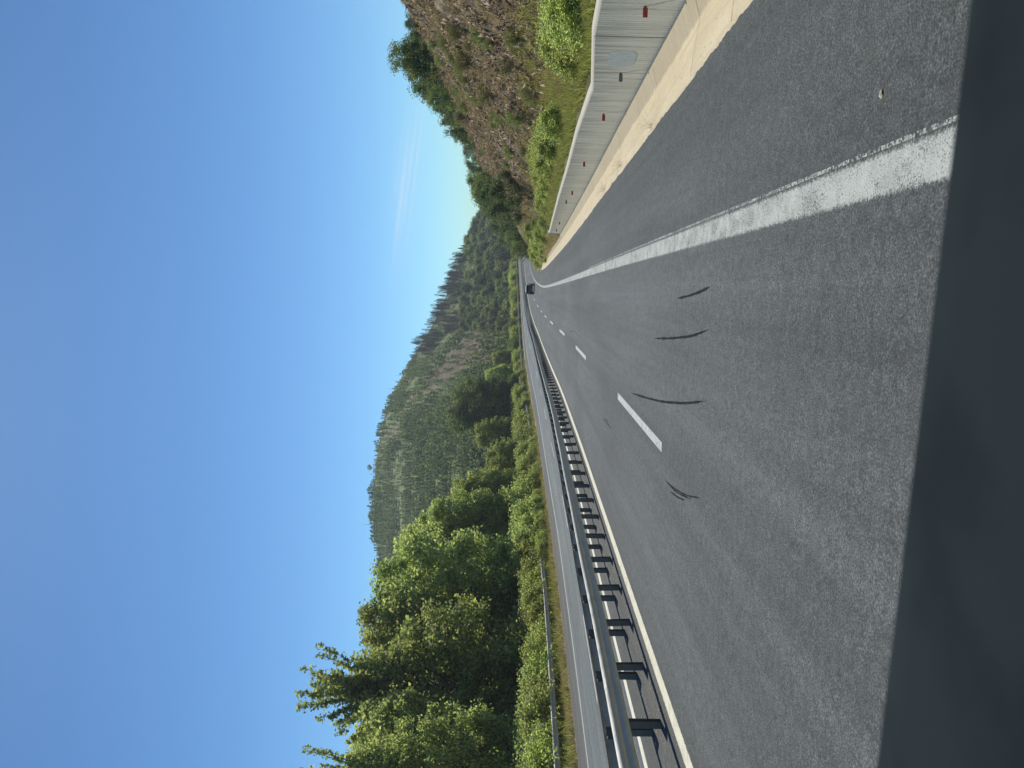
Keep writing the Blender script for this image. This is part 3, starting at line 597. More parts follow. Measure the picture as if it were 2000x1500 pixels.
n=30000; y=7+rng.random(n)**1.3*62; o=4.3+rng.random(n)*4.6; keep=(fbm(o*.9+3,y*.5,4)>.52); o=o[keep];y=y[keep]; A=on_slope(o,y); V,F=blades(A,.22,.03,.6); link('dry_grass',mk('dry_grass',V,F,L_dry),kind='stuff',label='straw patches in the grass bank behind the concrete wall',category='dry grass')
# dry grass strip in front of the outer guardrail
n=22000; y=22+rng.random(n)**1.6*75; o=-19.95-rng.random(n)*2.6; A=P(o,y,vz(o,y)); V,F=blades(A,.24,.04,.5); link('dry_grass',mk('dry_grass',V,F,L_dry),kind='stuff',label='brown dry grass strip between the opposite shoulder and the outer guardrail',category='dry grass')
n=22000; y=22+rng.random(n)**1.6*150; o=-20.1-rng.random(n)*3.0; keep=vn(o*1.7,y*.9)>.52; o=o[keep];y=y[keep]; A=P(o,y,vz(o,y)); V,F=blades(A,.30+.35*vn(o*2,y*.7)[:,None][:,0],.05,.5); link('grass',mk('grass',V,F,L_grass),kind='stuff',label='green weeds at the foot of the outer guardrail',category='weeds')
# ------------------------------------------------------------------ trees
def tree_mesh(seed,H,Wd,ncl,nl,ls,leaf,trunk_h=.25,shape='round',sig=.45,bark=None,asp=.6,cz=None):
    """returns trunk mesh, crown mesh. base at origin"""
    r=np.random.default_rng(seed); bark=bark or M_bark; b=MB(); Aall=[]
    lean=r.normal(0,.03,2); n_t=8; tp=[]; 
    for i in range(n_t):
        f=i/(n_t-1); tp.append((lean[0]*H*f+.12*math.sin(f*5+seed)*Wd*.08,lean[1]*H*f+.12*math.cos(f*4+seed)*Wd*.08,f*H*.88))
    r0=max(.05,H*.017); b.tube(tp,[r0*(1-.85*i/(n_t-1))+.01 for i in range(n_t)],8)
    tpn=np.array(tp)
    lob=[(r.uniform(0,6.28),r.uniform(.25,.95),r.uniform(.65,1.2)) for _ in range(9)]
    for c in range(ncl):
        a=r.uniform(0,6.283); hz=r.uniform(trunk_h,1.0 if shape!='fan' else .80)
        if shape=='round': env=math.sqrt(max(0,1-((hz-(.5+trunk_h*.3))/(.55))**2))
        elif shape=='fan': env=min(.95,(.84-hz)*4+.1)
        elif shape=='spire': env=min(.95,(1-hz)*3.4+.06)
        elif shape=='cone': env=(1-hz)*1.15+.03
        elif shape=='column': env=min(1,(1-hz)*3.2)*(.75+.25*math.sin(hz*9+seed))+.05
        else: env=math.sqrt(max(0,1-((hz-.45)/.6)**2))
        lobf=1.0
        for la,lz,lf in lob:
            dd=(math.atan2(math.sin(a-la),math.cos(a-la))/.7)**2+((hz-lz)/.18)**2
            lobf+= (lf-1.0)*math.exp(-dd)*1.3
        rad=Wd/2*env*lobf*(r.uniform(.35,1)**.55)
        p=np.array([math.cos(a)*rad,math.sin(a)*rad,hz*H*(.97+.05*r.random())])
        # limb
        hb=max(trunk_h*.6*H,p[2]-rad*r.uniform(.5,1.1)-H*.04); f=min(1,hb/(H*.88)); bx=np.array([np.interp(hb,tpn[:,2],tpn[:,0]),np.interp(hb,tpn[:,2],tpn[:,1]),min(hb,H*.88)])
        if rad>.12*Wd/2 or True:
            mid=(bx+p)/2+np.array([0,0,-.04*rad]); br=max(.012,r0*.30*(1-f*.6)); 
            b.tube([bx,mid,p],[br,br*.6,br*.2],4,False)
        k=int(nl*r.uniform(.6,1.4)); sg=sig*r.uniform(.7,1.3)
        q=np.clip(r.normal(0,1,(k,3)),-1.7,1.7)*[sg,sg,sg*.7]+p
        k2=int(k*(1.3 if shape=='spire' else .45)); u=r.uniform(.45,1,(k2,1)); q2=bx+(p-bx)*u+r.normal(0,sg*.5,(k2,3))
        Aall.append(q); Aall.append(q2)
    if shape=='fan':
        for c in range(34):
            hb=H*r.uniform(.58,.74); tilt=r.uniform(.08,.85)*(1 if c>4 else .3); a=r.uniform(0,6.283); L_=(H*1.02-hb)*(1.0-.35*tilt)*r.uniform(.65,1.0)
            bx=np.array([np.interp(hb,tpn[:,2],tpn[:,0]),np.interp(hb,tpn[:,2],tpn[:,1]),hb]); dr=np.array([math.cos(a)*math.sin(tilt),math.sin(a)*math.sin(tilt),math.cos(tilt)])
            qq=[bx+dr*L_*u+np.array([0,0,.10*L_*u*u])+r.normal(0,.05,3)*(u>0) for u in (0,.25,.5,.75,1)]; b.tube(qq,[.045,.036,.026,.018,.008],4,False)
            for u in np.linspace(.3,1,12):
                p0=np.array([np.interp(u,[0,.25,.5,.75,1],[q_[k_] for q_ in qq]) for k_ in range(3)]); tw=r.normal(0,1,3); tw[2]=abs(tw[2])*.8; tw/=np.linalg.norm(tw); l=r.uniform(.15,.6)*(1.25-u); p1_=p0+tw*l
                b.tube([p0,p1_],[.010,.004],3,False); k=17; Aall.append(p0+(p1_-p0)*r.uniform(.2,1.1,(k,1))+r.normal(0,.10,(k,3)))
    A=np.concatenate(Aall); V,F=cards(A,None,ls*r.uniform(.6,1.3,len(A)),asp,leaf,'c',.15)
    return b.mesh('trunk',bark,True),mk('crown',V,F,leaf)
def proto(kind,tm,cm,part='crown'):
    root=empty(kind); 
    if tm: link('trunk',tm,root)
    link(part,cm,root); return root
def put(pr,loc,rz,sc,used,**tags):
    """first placement moves the prototype itself"""
    if id(pr) not in used:
        used.add(id(pr)); pr.location=loc; pr.rotation_euler=(0,0,rz); pr.scale=(sc,sc,sc) if not hasattr(sc,'__len__') else sc
        for k,v in tags.items(): pr[k]=v
        return pr
    return copy_tree(pr,loc,rz,sc,**tags)
used=set()
NT=[proto('broadleaf_tree',*tree_mesh(11,14,8.5,250,150,.26,L_near,.12,'x',.38)),
    proto('broadleaf_tree',*tree_mesh(12,14,9.0,240,150,.26,L_yel,.10,'round',.38)),
    proto('broadleaf_tree',*tree_mesh(13,14,11,240,160,.28,L_near,.10,'round',.42)),
    proto('broadleaf_tree',*tree_mesh(14,16,14,260,200,.30,L_dark,.06,'round',.7)),
    proto('broadleaf_tree',*tree_mesh(15,16,8.5,230,170,.23,L_near,.10,'fan',.36))]
def left_at(y,o):   # photo row y -> ray; intersect with offset line o
    t=(750-y)/1500; yy=np.arange(15,400,.2); A=P(np.full_like(yy,o),yy); i=np.abs(A[:,0]/A[:,1]-t).argmin(); 
    g=float(vz(np.array([o]),np.array([yy[i]]))[0]); return Vector((A[i,0],A[i,1],A[i,2]+g)),float(A[i,1])
# (photo row of trunk, line offset, photo x of crown top, prototype, width factor, label)
TR=[(1512,-25.5,580,4,.75,'narrow tall tree at the picture edge beyond the nearest outer guardrail'),
    (1465,-28,712,2,.95,'broad green tree behind the outer guardrail nearest the picture edge'),
    (1340,-27,603,4,1.1,'tallest broadleaf tree, its sparse top branches sticking up against the sky'),
    (1262,-29,706,1,1.1,'light green tree right beside the tallest broadleaf tree'),
    (1170,-26.5,745,2,1.0,'dense green tree whose shoulder meets the plantation hill skyline'),
    (1085,-28,790,1,1.0,'yellow-green tree in front of the lower plantation rows'),
    (1025,-26,835,0,.95,'shorter rounded green tree in the row, before the crowns step down'),
    (965,-27,886,1,1.0,'light green tree with a pointed crown next to the big dark round tree'),
    (905,-26,952,2,1.2,'low bright green tree between the pointed tree and the dark round tree'),
    (800,-29,880,3,1.0,'large dark round tree standing alone beyond the opposite carriageway'),
    (848,-27,930,0,1.0,'lower green tree leaning against the big dark round tree'),
    (1400,-33,705,1,1.2,'second-row tree filling the gap behind the tallest tree'),
    (1130,-35,775,2,1.2,'second-row dark green tree behind the yellow-green tree'),
    (735,-27,948,1,1.0,'bright yellow-green small tree past the dark round tree'),
    (700,-28,962,0,.9,'small green tree near the foot of the bare soil strip'),]
for yrow,o,xtop,pi,wf,lab in TR:
    o-=4.0 if yrow>1050 else 1.5
    p,Y=left_at(yrow,o); H=(1000-xtop)/1500*Y+CAMZ-p.z; H0=16 if pi>2 else 14
    s=H/H0; put(NT[pi],p,random.uniform(0,6.28),(s*wf,s*wf,s),used,label=lab,category='tree',group='broadleaf trees behind the outer guardrail')
# shrubs
SH=[proto('shrub',*tree_mesh(21,2.4,3.0,46,110,.13,L_yel,.0,'x',.26)),proto('shrub',*tree_mesh(22,2.4,2.8,46,110,.13,L_mid,.0,'x',.26)),proto('shrub',*tree_mesh(23,2.6,3.2,40,120,.15,L_near,.0,'x',.3))]
L_sage=leafmat('leaf_sage',(.13,.13,.07),(.34,.33,.20),.4,.2,.6)
SG=[proto('shrub',*tree_mesh(25,2.0,3.2,40,90,.13,L_sage,.0,'x',.34)),proto('shrub',*tree_mesh(26,2.0,3.4,40,90,.13,L_mid,.0,'x',.34))]
k=0
yr=1520
while yr>690:
    for row in (0,1):
        o=-23.3-row*2.0-random.random()*.5; p,Y=left_at(yr+random.uniform(-8,8),o); s=(random.uniform(.85,1.15)+row*.3+ (.25 if yr<1100 else 0))
        put([SH[0],SH[1],SH[2],SG[0]][k%4],p-Vector((0,0,.25)),random.uniform(0,6.28),(s*1.1,s*1.1,s),used,label='leafy green shrub in the row growing behind the outer guardrail',category='shrub',group='shrubs behind the outer guardrail'); k+=1
    yr-=1500*2.6*.0+ (38 if yr>1150 else 24 if yr>900 else 15)
for yr in (1072,1058,1044,1030,1015,1000,985,968,950,932,914,896,878,862,845,790,775,760,742,728):   # creeping over the rail
    o=(-21.0 if yr>840 else -21.6)-random.random()*.5; p,Y=left_at(yr,o); s=random.uniform(.45,.62) if yr>840 else random.uniform(.45,.65)
    put(SH[k%3],p-Vector((0,0,.1)),random.uniform(0,6.28),(s*1.2,s*1.2,s),used,label='low shrub spilling over the outer guardrail towards the shoulder',category='shrub',group='shrubs spilling over the guardrail'); k+=1
# bushes at the foot of the hill along the far bend
for j in range(60):
    yr=random.uniform(485,700); o=-24.5-random.random()*9; p,Y=left_at(yr,o); s=random.uniform(1.1,2.0)
    put(SH[k%3],p-Vector((0,0,.5)),random.uniform(0,6.28),(s*1.15,s*1.15,s),used,label='distant rounded bush beside the far bend of the opposite carriageway',category='bush',group='bushes along the far bend'); k+=1
# rounded dark bushes on the hill foot
HB=[proto('bush',*tree_mesh(31,5,5.5,34,42,.62,L_dark,.0,'x',.7)),proto('bush',*tree_mesh(32,5,5.2,34,42,.62,L_mid,.0,'x',.7)),proto('bush',*tree_mesh(33,6,5.0,34,42,.6,L_pine,.0,'round',.7))]
def hill_scatter(poly,n,seed,margin=0):
    r=np.random.default_rng(seed); res=[]
    T=r.uniform(-.75,.42,n*60); Q=r.uniform(0,1.0,n*60)**.8
    X,Y,Z=hillpt(T,Q); x,y=pix(X,Y,Z); m=inpoly(x,y,poly); X,Y,Z=X[m][:n],Y[m][:n],Z[m][:n]
    return np.stack([X,Y,Z],1)
for j,p in enumerate(hill_scatter(BUSH,230,3)):
    s=random.uniform(.7,1.25); put(HB[j%3],Vector(p)-Vector((0,0,.5)),random.uniform(0,6.28),s,used,label='rounded dark green bush covering the foot of the far hill',category='bush',group='bushes covering the foot of the far hill')
# dead, grey trees
def snag(seed,H,tw=True):
    r=np.random.default_rng(seed); b=MB(); b.tube([(0,0,-.5),(r.normal(0,.1),r.normal(0,.1),H*.5),(r.normal(0,.25),r.normal(0,.25),H)],[H*.014,H*.01,.02],5)
    for i in range(16 if tw else 7):
        z=H*r.uniform(.35,.97); a=r.uniform(0,6.28); l=H*.22*(1.15-z/H); b.tube([(0,0,z),(math.cos(a)*l,math.sin(a)*l,z+l*.55)],[.035,.012],3,False)
    return b
DT=[]
for sd in (41,42,43):
    root=empty('dead_tree'); link('trunk',snag(sd,7.5).mesh('trunk',M_dead),root)
    r=np.random.default_rng(sd); n=520; z=r.uniform(2,7.4,n); rr=(1.2-(z/7.5))*1.9*r.random(n)**.6+.05; a=r.random(n)*6.28; A=np.stack([np.cos(a)*rr,np.sin(a)*rr,z],1)
    V,F=cards(A,None,.42*r.uniform(.5,1.3,n),.10,L_grey,'x',.8); link('crown',mk('crown',V,F,L_grey),root); DT.append(root)
for j,p in enumerate(hill_scatter(DEAD,290,5)):
    s=random.uniform(.6,1.1); put(DT[j%3],Vector(p),random.uniform(0,6.28),s,used,label='grey leafless tree in the burnt stand below the skyline',category='dead tree',group='grey leafless trees on the far hill')
# conifers on the skyline
PN=[]
for sd in (51,52):
    root=empty('pine_tree'); r=np.random.default_rng(sd); b=MB(); b.tube([(0,0,-.5),(0,0,9)],[.14,.03],6); link('trunk',b.mesh('trunk',M_bark),root)
    n=1900; z=1.0+7.9*r.random(n)**.9; rr=(1.02-(z/9.2))*3.1*(r.random(n)**.5)*(.7+.3*np.sin(z*5)); a=r.random(n)*6.28; A=np.stack([np.cos(a)*rr,np.sin(a)*rr,z-rr*.15],1)
    V,F=cards(A,None,.55*r.uniform(.6,1.3,n),.3,L_pine,'x',.2); link('crown',mk('crown',V,F,L_pine),root); PN.append(root)
def skyl(y,dq=-.0):
    t=(750-y)/1500; X,Y,Z=hillpt(np.array([t]),np.array([.985+dq])); return Vector((X[0],Y[0],Z[0]))
k=0
for y in sorted(rng.uniform(465,700,36))+[825,830,835,842,850]:
    s=random.uniform(.25,.72)*(1.25 if 625<y<665 else 1)*(1.0 if y<700 else .45); put(PN[k%2],skyl(y+random.uniform(-3,3),random.uniform(-.04,0)),random.uniform(0,6.28),s,used,label='dark spiky conifer on the skyline of the far hill',category='pine',group='conifers along the far skyline'); k+=1
for j,p in enumerate(hill_scatter(DEAD,60,8)):
    put(PN[j%2],Vector(p),random.uniform(0,6.28),random.uniform(.4,.75),used,label='dark conifer among the grey leafless trees',category='pine',group='conifers among the leafless trees')
# bare snags on skyline
k=0
SN=[]
for sd in (61,62,63):
    o=link('bare_snag',snag(sd,6.0,False).mesh('bare_snag',M_dead)); o['category']='snag'; SN.append(o)
def putm(o,loc,rz,s,**tags):
    if id(o) in used: 
        c=o.copy(); COL.objects.link(c)
    else: used.add(id(o)); c=o
    c.location=loc; c.rotation_euler=(random.uniform(-.08,.08),random.uniform(-.08,.08),rz); c.scale=(s,s,s)
    for kk,v in tags.items(): c[kk]=v
    return c
for y in list(np.arange(690,820,14))+list(np.arange(960,1170,8)):
    putm(SN[k%3],skyl(y+random.uniform(-3,3)),random.uniform(0,6.28),random.uniform(.45,.95),label='thin bare snag standing on the hill skyline',category='snag',group='bare snags on the skyline'); k+=1
PLANT=[(720,1600),(700,1400),(700,900),(745,880),(800,820),(850,770),(900,730),(1010,700),(1010,1600)]
for j,p in enumerate(hill_scatter(PLANT,45,9)):
    putm(SN[j%3],Vector(p),random.uniform(0,6.28),random.uniform(.8,1.5),label='bare dead trunk standing among the plantation rows',category='snag',group='dead trunks in the plantation')
# lone umbrella pine on the ridge
tm,cm=tree_mesh(71,5.5,3.2,16,45,.35,L_dark,.62,'round',.42); root=proto('umbrella_pine',tm,cm); put(root,skyl(913),0,1,used,label='lone small tree with a round head sticking up from the hill ridge',category='tree')
# plantation: small conifers in contour rows
def pinelet(seed):
    r=np.random.default_rng(seed); n=46; z=2.9*r.random(n); rr=(1.05-(z/3.0))*1.25*r.random(n)**.4; a=r.random(n)*6.28; A=np.stack([np.cos(a)*rr,np.sin(a)*rr,z+.1],1)
    global rng; V,F=cards(A,None,.85*r.uniform(.6,1.3,n),.5,L_pine2,'x',.2); return V,F
PL=[pinelet(s) for s in (81,82,83,84)]
T=np.linspace(-.75,.12,1500); rows=[]
for zz in np.arange(0,90,2.3):
    # find Q where height = zz along each ray
    qg=np.linspace(0,1,160); TT,QQ=np.meshgrid(T,qg); 
    if 'HZ' not in globals(): HX,HY,HZ=hillpt(TT,QQ)
    q=np.array([np.interp(zz,HZ[:,j],qg,left=-1,right=-1) for j in range(0,len(T),3)])
    Tj=T[::3]+rng.uniform(-.0012,.0012,len(T[::3])); ok=q>0.0; Xr,Yr_,Zr=hillpt(Tj[ok],q[ok]+rng.normal(0,.002,ok.sum())); 
    x,y=pix(Xr,Yr_,Zr); m=~inpoly(x+(fbm(Xr*.05,Yr_*.05,4)-.47)*40,y,SOIL)&~inpoly(x,y,DEAD)&~inpoly(x,y,BUSH)&(rng.random(len(x))>.18)&(fbm(Xr*.05,Yr_*.05,4)>.29)
    rows.append(np.stack([Xr[m],Yr_[m],Zr[m]],1))
A=np.concatenate(rows)
# sparse scrub in the soil strip
A=np.concatenate([A,hill_scatter(SOIL,320,12)])
pxx,pyy=pix(A[:,0],A[:,1],A[:,2]); vis=(pyy>690)&(pyy<1180)&(pxx<940)&(pxx<np.interp(pyy,[690,880,960,1060,1170],[905,890,870,810,745]))
order=np.argsort(np.where(vis,A[:,1],9999)); near=A[order[:300]]; rest=A[order[300:]]
rest=rest[(pix(rest[:,0],rest[:,1],rest[:,2])[1]>560)]
print('plantation',len(A),len(rest))
for j,p in enumerate(near):
    if j<4: PN_=link('young_pine',mk('young_pine',*PL[j],L_pine2)); SNp=globals().setdefault('YP',[]); SNp.append(PN_)
    o=YP[j%4]; s=random.uniform(.65,1.3); putm(o,Vector(p),random.uniform(0,6.28),s,label='young pine in the nearest rows of the hillside plantation',category='pine',group='young pines in the nearest plantation rows')
cl_=np.clip(fbm(rest[:,0]*.06+11,rest[:,1]*.06,3)-.22,0,.6)
vs=[];fs=[];n=0
for j,p in enumerate(rest):
    V,F=PL[j%4]; a=random.uniform(0,6.28); s=(.45+1.5*float(cl_[j])+random.uniform(-.15,.25))*(1.4 if random.random()<.05 else 1); c_,s_=math.cos(a)*s,math.sin(a)*s
    vs.append(np.stack([V[:,0]*c_-V[:,1]*s_,V[:,0]*s_+V[:,1]*c_,V[:,2]*s],1)+p); fs.append(F+n); n+=len(V)
link('plantation',mk('plantation',np.concatenate(vs),np.concatenate(fs),L_pine2),kind='stuff',label='rows of thousands of young pines covering the far hill',category='plantation')
# ------------------------------------------------------------------ vegetation on the right slope
L_ridge=leafmat('leaf_ridge',(.06,.10,.06),(.20,.26,.15),.45,.3,.5)
RT=[proto('slope_tree',*tree_mesh(91,4.2,4.6,56,95,.17,L_ridge,.08,'round',.30)),proto('slope_tree',*tree_mesh(92,4.2,4.0,50,95,.17,L_mid,.05,'x',.30)),proto('slope_tree',*tree_mesh(93,4.5,4.2,46,95,.18,L_ridge,.1,'round',.32))]
def right_at(y,o):
    t=(750-y)/1500; yy=np.arange(8,400,.2); A=on_slope(np.full_like(yy,o),yy); q=A[:,0]/A[:,1]-t; z=np.where((q[:-1]>0)&(q[1:]<=0))[0]; i=int(z[0]) if len(z) else int(np.abs(q[:900]).argmin()); return Vector(A[i]),float(A[i,1])
RX=[(-60,775),(25,803),(55,806),(78,790),(95,770),(112,764),(130,772),(165,806),(190,832),(215,850),(245,868),(270,885),(295,905),(325,915),(345,915),(370,935),(395,938),(420,945),(440,955)]
kk=0
for y in list(range(20,470,13)):
    o=17.2+random.uniform(-.4,1.8); p,Y=right_at(y+random.uniform(-4,4),o); xt=np.interp(y,[a for a,_ in RX],[b for _,b in RX]); H=(1000-xt)/1500*Y+CAMZ-p.z+.3
    H=max(1.0,H*random.uniform(.65,1.05)); s=H/4.2
    put(RT[kk%3],p-Vector((0,0,.3)),random.uniform(0,6.28),(s*.85 if H>2.4 else s*1.4,s*.85 if H>2.4 else s*1.4,s),used,label='dark green tree or bush in the fringe along the top of the rocky slope',category='tree',group='fringe of trees on top of the rocky slope'); kk+=1
for j in range(34):  # lower cover where the slope bends away
    y=random.uniform(360,500); o=random.uniform(8,18); p,Y=right_at(y,o); s=random.uniform(.55,1.1)
    put(RT[kk%3],p-Vector((0,0,.3)),random.uniform(0,6.28),s,used,label='green tree on the lower slope where the wall ends',category='tree',group='trees on the slope past the wall'); kk+=1
# trees that hide the road beyond the bend
for j in range(40):
    Yb=random.uniform(125,330); o=random.uniform(3.6,12); A=on_slope(np.array(o),np.array(Yb)); s=random.uniform(.6,1.25)
    put(RT[kk%3],Vector(A)-Vector((0,0,.3)),random.uniform(0,6.28),s,used,label='green tree crowding the inside of the far bend',category='tree',group='trees on the inside of the far bend'); kk+=1
# shrubs behind the wall
GB=[(8,5.2,.6),(25,5.2,.7),(42,5.6,.75),(60,5.2,.7),(78,5.5,.75),(96,5.2,.65),(113,5.2,.6),(127,5.0,.45),(66,6.4,.6),(35,6.5,.6),(242,5.3,.7),(256,5.8,.8),(270,6.0,.85),(284,5.3,.8),(298,6.2,.85),(312,5.6,.85),(322,6.8,.8),(300,7.4,.85),(330,5.4,.9),(345,6.4,1.0),(362,5.5,.9),(380,5.6,1.0),(398,5.5,.95),(415,5.4,.95),(430,5.6,1.0),(443,5.3,.9)]
for y,o,s in GB:
    p,Y=right_at(y,o); s*=.55 if y<340 else .42; put(SH[[0,0,2][kk%3]],p-Vector((0,0,.15)),random.uniform(0,6.28),(s*1.1,s*1.1,s),used,label='bright green shrub growing just behind the concrete wall',category='shrub',group='shrubs behind the concrete wall'); kk+=1
for j in range(80):
    y=random.uniform(60,440); o=random.uniform(8,16); p,Y=right_at(y,o); s=random.uniform(.15,.42)
    put(SG[kk%2],p-Vector((0,0,.1)),random.uniform(0,6.28),s,used,label='small shrub rooted on the rocky face of the cut slope',category='shrub',group='small shrubs on the rocky face'); kk+=1
for j in range(34):
    Yb=random.uniform(60,128); o=random.uniform(3.6,6.5) if Yb<105 else random.uniform(2.9,5.5); A=on_slope(np.array(o),np.array(Yb)) if o>4.1 else P(o,Yb); s=random.uniform(.3,.6)
    put(SH[kk%3],Vector(A)-Vector((0,0,.1)),random.uniform(0,6.28),(s*1.2,s*1.2,s),used,label='low weedy bush overhanging the end of the gutter past the wall',category='bush',group='bushes past the end of the wall'); kk+=1
n=9000; y=58+rng.random(n)*75; o=3.5+rng.random(n)**1.5*5-np.clip((y-95)/30,0,1)*.7; A=np.where((o>4.1)[:,None],on_slope(np.maximum(o,4.1),y),P(o,y)); V,F=blades(A,.55,.06,.5); link('tall_grass',mk('tall_grass',V,F,L_dry),kind='stuff',label='tall straw-coloured grass past the end of the concrete wall',category='tall grass')
# weeds in the gutter
for (yy,oo) in ((20.2,2.5),(24.5,2.45),(15.0,2.42)):
    n=34; A=P(np.full(n,oo)+rng.normal(0,.08,n),np.full(n,yy)+rng.normal(0,.15,n)); V,F=blades(A,.34,.004,.9)
    link('gutter_weed',mk('gutter_weed',V,F,L_weed),label='dry weed tuft rooted at the seam of asphalt and gutter',category='weed',group='weed tufts along the gutter edge')
# white bent pipe in the grass
p1=P(3.4,112,.1); b=MB(); b.tube([p1,p1+np.array([.5,.3,.35]),p1+np.array([1.1,.4,.9])],[.06,.06,.05],8); link('pipe',b.mesh('pipe',flat('white_plastic',(.8,.8,.76),.5),True),label='short white bent pipe lying in the weeds at the gutter end',category='pipe')
# utility pole on the ridge
p,Y=right_at(360,18.5); b=MB(); H=(1000-915)/1500*p.y+CAMZ-p.z; r=empty('utility_pole',p,0,label='thin utility pole with crossarms on top of the right slope',category='pole')
b.cyl((0,0,-.5),(0,0,H),.07,8); link('pole_shaft',b.mesh('pole_shaft',M_bark),r)
for z in (.25,.7): b=MB(); b.box((0,0,H-z),(1.1,.09,.09)); link('crossarm',b.mesh('crossarm',M_bark),r)
# ------------------------------------------------------------------ the car ahead
M_body=flat('car_paint_dark',(.03,.045,.055),.3,.2); M_glass=flat('car_glass',(.012,.014,.016),.12); M_roof=flat('car_silver_roof_glare',(.55,.57,.58),.3,.3); M_tyre=flat('tyre',(.02,.02,.02),.8); M_lamp=flat('tail_lamp',(.35,.02,.02),.3); M_plate=flat('plate_white',(.6,.6,.58),.5)  # roof's white sun glare painted as pale silver; rims and trim share it
cy=146.0; A=P(-1.75,cy); car=empty('car',tuple(A),-heading(cy),label='dark blue-grey sport utility car driving away in the right lane',category='car')
def loft(name,secs,m,smooth=True):
    # secs: list of (y, halfwidth_bottom, halfwidth_top, z0, z1)
    b=MB(); V=[]; 
    for (y,wb,wt,z0,z1) in secs:
        V+=[(-wb*.96,y,z0),(-wb,y,z0+(z1-z0)*.35),(-wb*.99,y,z0+(z1-z0)*.75),(-wt,y,z1-.02),(-wt*.85,y,z1),(wt*.85,y,z1),(wt,y,z1-.02),(wb*.99,y,z0+(z1-z0)*.75),(wb,y,z0+(z1-z0)*.35),(wb*.96,y,z0)]
    n=10; F=[(i*n+k,i*n+(k+1)%n,(i+1)*n+(k+1)%n,(i+1)*n+k) for i in range(len(secs)-1) for k in range(n)]; F+=[tuple(range(n))[::-1],tuple((len(secs)-1)*n+k for k in range(n))]
    b.add(V,F); return b.mesh(name,m,False)
link('body',loft('body',[(-2.2,.86,.84,.38,.95),(-2.12,.91,.88,.30,1.02),(-1.0,.93,.88,.27,1.0),(1.0,.93,.87,.27,.98),(1.5,.92,.84,.28,.93),(2.1,.88,.78,.32,.80),(2.25,.78,.7,.4,.7)],M_body),car)
link('cabin',loft('cabin',[(-2.08,.80,.74,.98,1.05),(-1.85,.80,.66,.98,1.52),(-.3,.80,.66,.98,1.60),(.35,.80,.64,.96,1.55),(1.15,.79,.74,.94,.99)],M_glass),car)
link('roof',loft('roof',[(-2.0,.66,.62,1.49,1.55),(-1.0,.66,.62,1.56,1.63),(.2,.65,.6,1.55,1.61),(.4,.62,.56,1.52,1.57)],M_roof),car)
for sx_ in (-1,1):
    b=MB(); b.box((sx_*.74,-2.2,.84),(.24,.07,.2),0,.02); link('tail_lamp',b.mesh('tail_lamp',M_lamp),car)
    b=MB(); b.box((sx_*1.0,.7,1.02),(.16,.1,.12),0,.03); link('mirror',b.mesh('mirror',M_body),car)
    for yy in (-1.35,1.4):
        wr=empty('wheel'); wr.parent=car; wr.location=(sx_*.82,yy,.33); b=MB(); b.cyl((-.11,0,0),(.11,0,0),.33,20); link('tyre',b.mesh('tyre',M_tyre),wr); b=MB(); b.cyl((sx_*.10,0,0),(sx_*.12,0,0),.2,12); link('rim',b.mesh('rim',M_roof),wr)
b=MB(); b.box((0,-2.22,.62),(.5,.02,.11)); link('number_plate',b.mesh('number_plate',M_plate),car)
b=MB(); b.box((0,-2.19,.36),(1.7,.1,.16),0,.03); link('bumper',b.mesh('bumper',M_dark),car)
b=MB(); b.box((0,-2.09,1.02),(1.3,.05,.05),0,.01); link('window_trim',b.mesh('window_trim',M_roof),car)
# ------------------------------------------------------------------ dashboard of the vehicle the photo is taken from
M_dash=flat('dashboard_plastic',(.020,.031,.034),.95,0,.05); M_mat=flat('rubber_mat',(.010,.018,.022),.95,0,.04)
t_=M_dash.node_tree; tc_=t_.nodes.new('ShaderNodeTexCoord').outputs['Object']; t_.links.new(ramp(t_,noise(t_,5.5,3,.5,tc_),[(.3,(.013,.019,.022)),(.6,(.021,.029,.032))]),t_.nodes['Principled BSDF'].inputs['Base Color'])
dz=CAMZ-.42; pl=np.array([-.45,.90]); pr=np.array([.358,.7156]); d=(pr-pl)/np.linalg.norm(pr-pl); nrm=np.array([-d[1],d[0]])*1.0; nrm=nrm if nrm[1]<0 else -nrm
root=empty('dashboard',(float(pl[0]),float(pl[1]),dz),0,label='dark dashboard top of the vehicle the picture is taken from',category='dashboard')
inv=Matrix.Translation(-Vector(root.location))
prof=[(.0,-.02),(.004,-.006),(.014,0),(.06,.002),(.25,-.005),(.45,-.03),(.6,-.09),(.66,-.2),(.66,-.5),(.0,-.5)]
ss=np.linspace(-.7,1.7,25); V=[]
for s in ss:
    for (a,z) in prof:
        q=pl+d*s+nrm*a; V.append((q[0],q[1],dz+z))
n=len(prof); F=[(i*n+k,(i+1)*n+k,(i+1)*n+(k+1)%n,i*n+(k+1)%n) for i in range(24) for k in range(n)]; F+=[tuple(range(n)),tuple((24*n+k) for k in range(n))[::-1]]
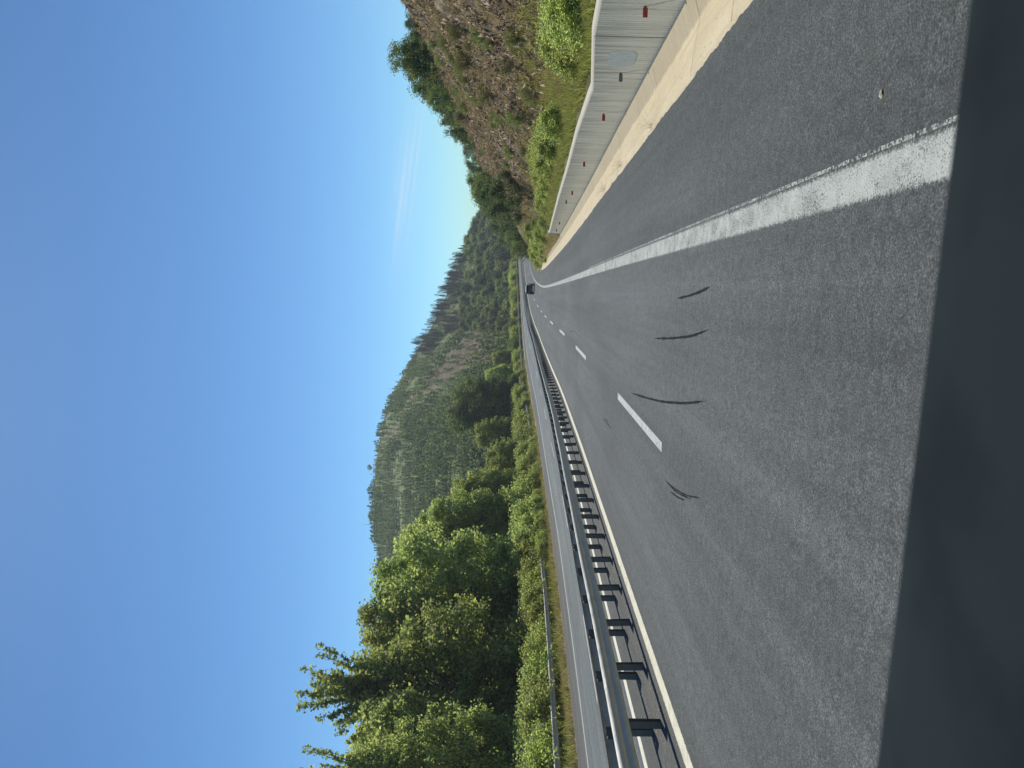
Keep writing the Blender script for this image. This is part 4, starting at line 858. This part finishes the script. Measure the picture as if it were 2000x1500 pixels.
b=MB(); b.add(V,F); child('dashboard_top',b.mesh('dashboard_top',M_dash,True),root)
b=MB(); q=pl+d*.02+nrm*.36; b.box((q[0]-.05,q[1],dz-.012),(.22,.14,.05),math.atan2(d[1],d[0]),.02); child('rubber_pad',b.mesh('rubber_pad',M_mat),root)

# ------------------------------------------------------------------ air
m=bpy.data.materials.new('haze'); m.use_nodes=True; t=m.node_tree; t.nodes.clear(); o=t.nodes.new('ShaderNodeOutputMaterial'); v=t.nodes.new('ShaderNodeVolumePrincipled')
v.inputs['Color'].default_value=(.80,.90,1,1); v.inputs['Density'].default_value=.00028; v.inputs['Anisotropy'].default_value=.3; t.links.new(v.outputs[0],o.inputs['Volume'])
b=MB(); b.box((0,900,49),(7600,7600,124)); link('haze',b.mesh('haze',m),kind='stuff')

# ------------------------------------------------------------------ labels that single out members of the nearer groups
ONES=['first','second','third','fourth','fifth','sixth','seventh','eighth','ninth','tenth','eleventh','twelfth','thirteenth','fourteenth','fifteenth','sixteenth','seventeenth','eighteenth','nineteenth']
def ordw(n):
    if n<20: return ONES[n-1]
    t_=['twenty','thirty','forty','fifty','sixty','seventy','eighty','ninety'][n//10-2]
    return (t_[:-1]+'ieth') if n%10==0 else t_+'-'+ONES[n%10-1]
bpy.context.view_layer.update()
def relabel(group,fmt,key):
    L=[o for o in S.objects if o.parent is None and o.get('group')==group]; L.sort(key=key)
    for i,o in enumerate(L): o['label']=fmt%ordw(i+1)
nearf=lambda o:o.location.y
relabel('shrubs behind the concrete wall','bright green shrub behind the concrete wall, %s from the camera',nearf)
relabel('shrubs spilling over the guardrail','low shrub spilling over the outer guardrail, %s from the camera',nearf)
relabel('shrubs behind the outer guardrail','leafy shrub in the row behind the outer guardrail, %s from the camera',nearf)
relabel('fringe of trees on top of the rocky slope','dark green tree along the top of the rocky slope, %s from the camera',nearf)
relabel('weed tufts along the gutter edge','dry weed tuft at the seam of asphalt and gutter, %s from the camera',nearf)
relabel('bushes past the end of the wall','low weedy bush past the end of the concrete wall, %s from the camera',nearf)
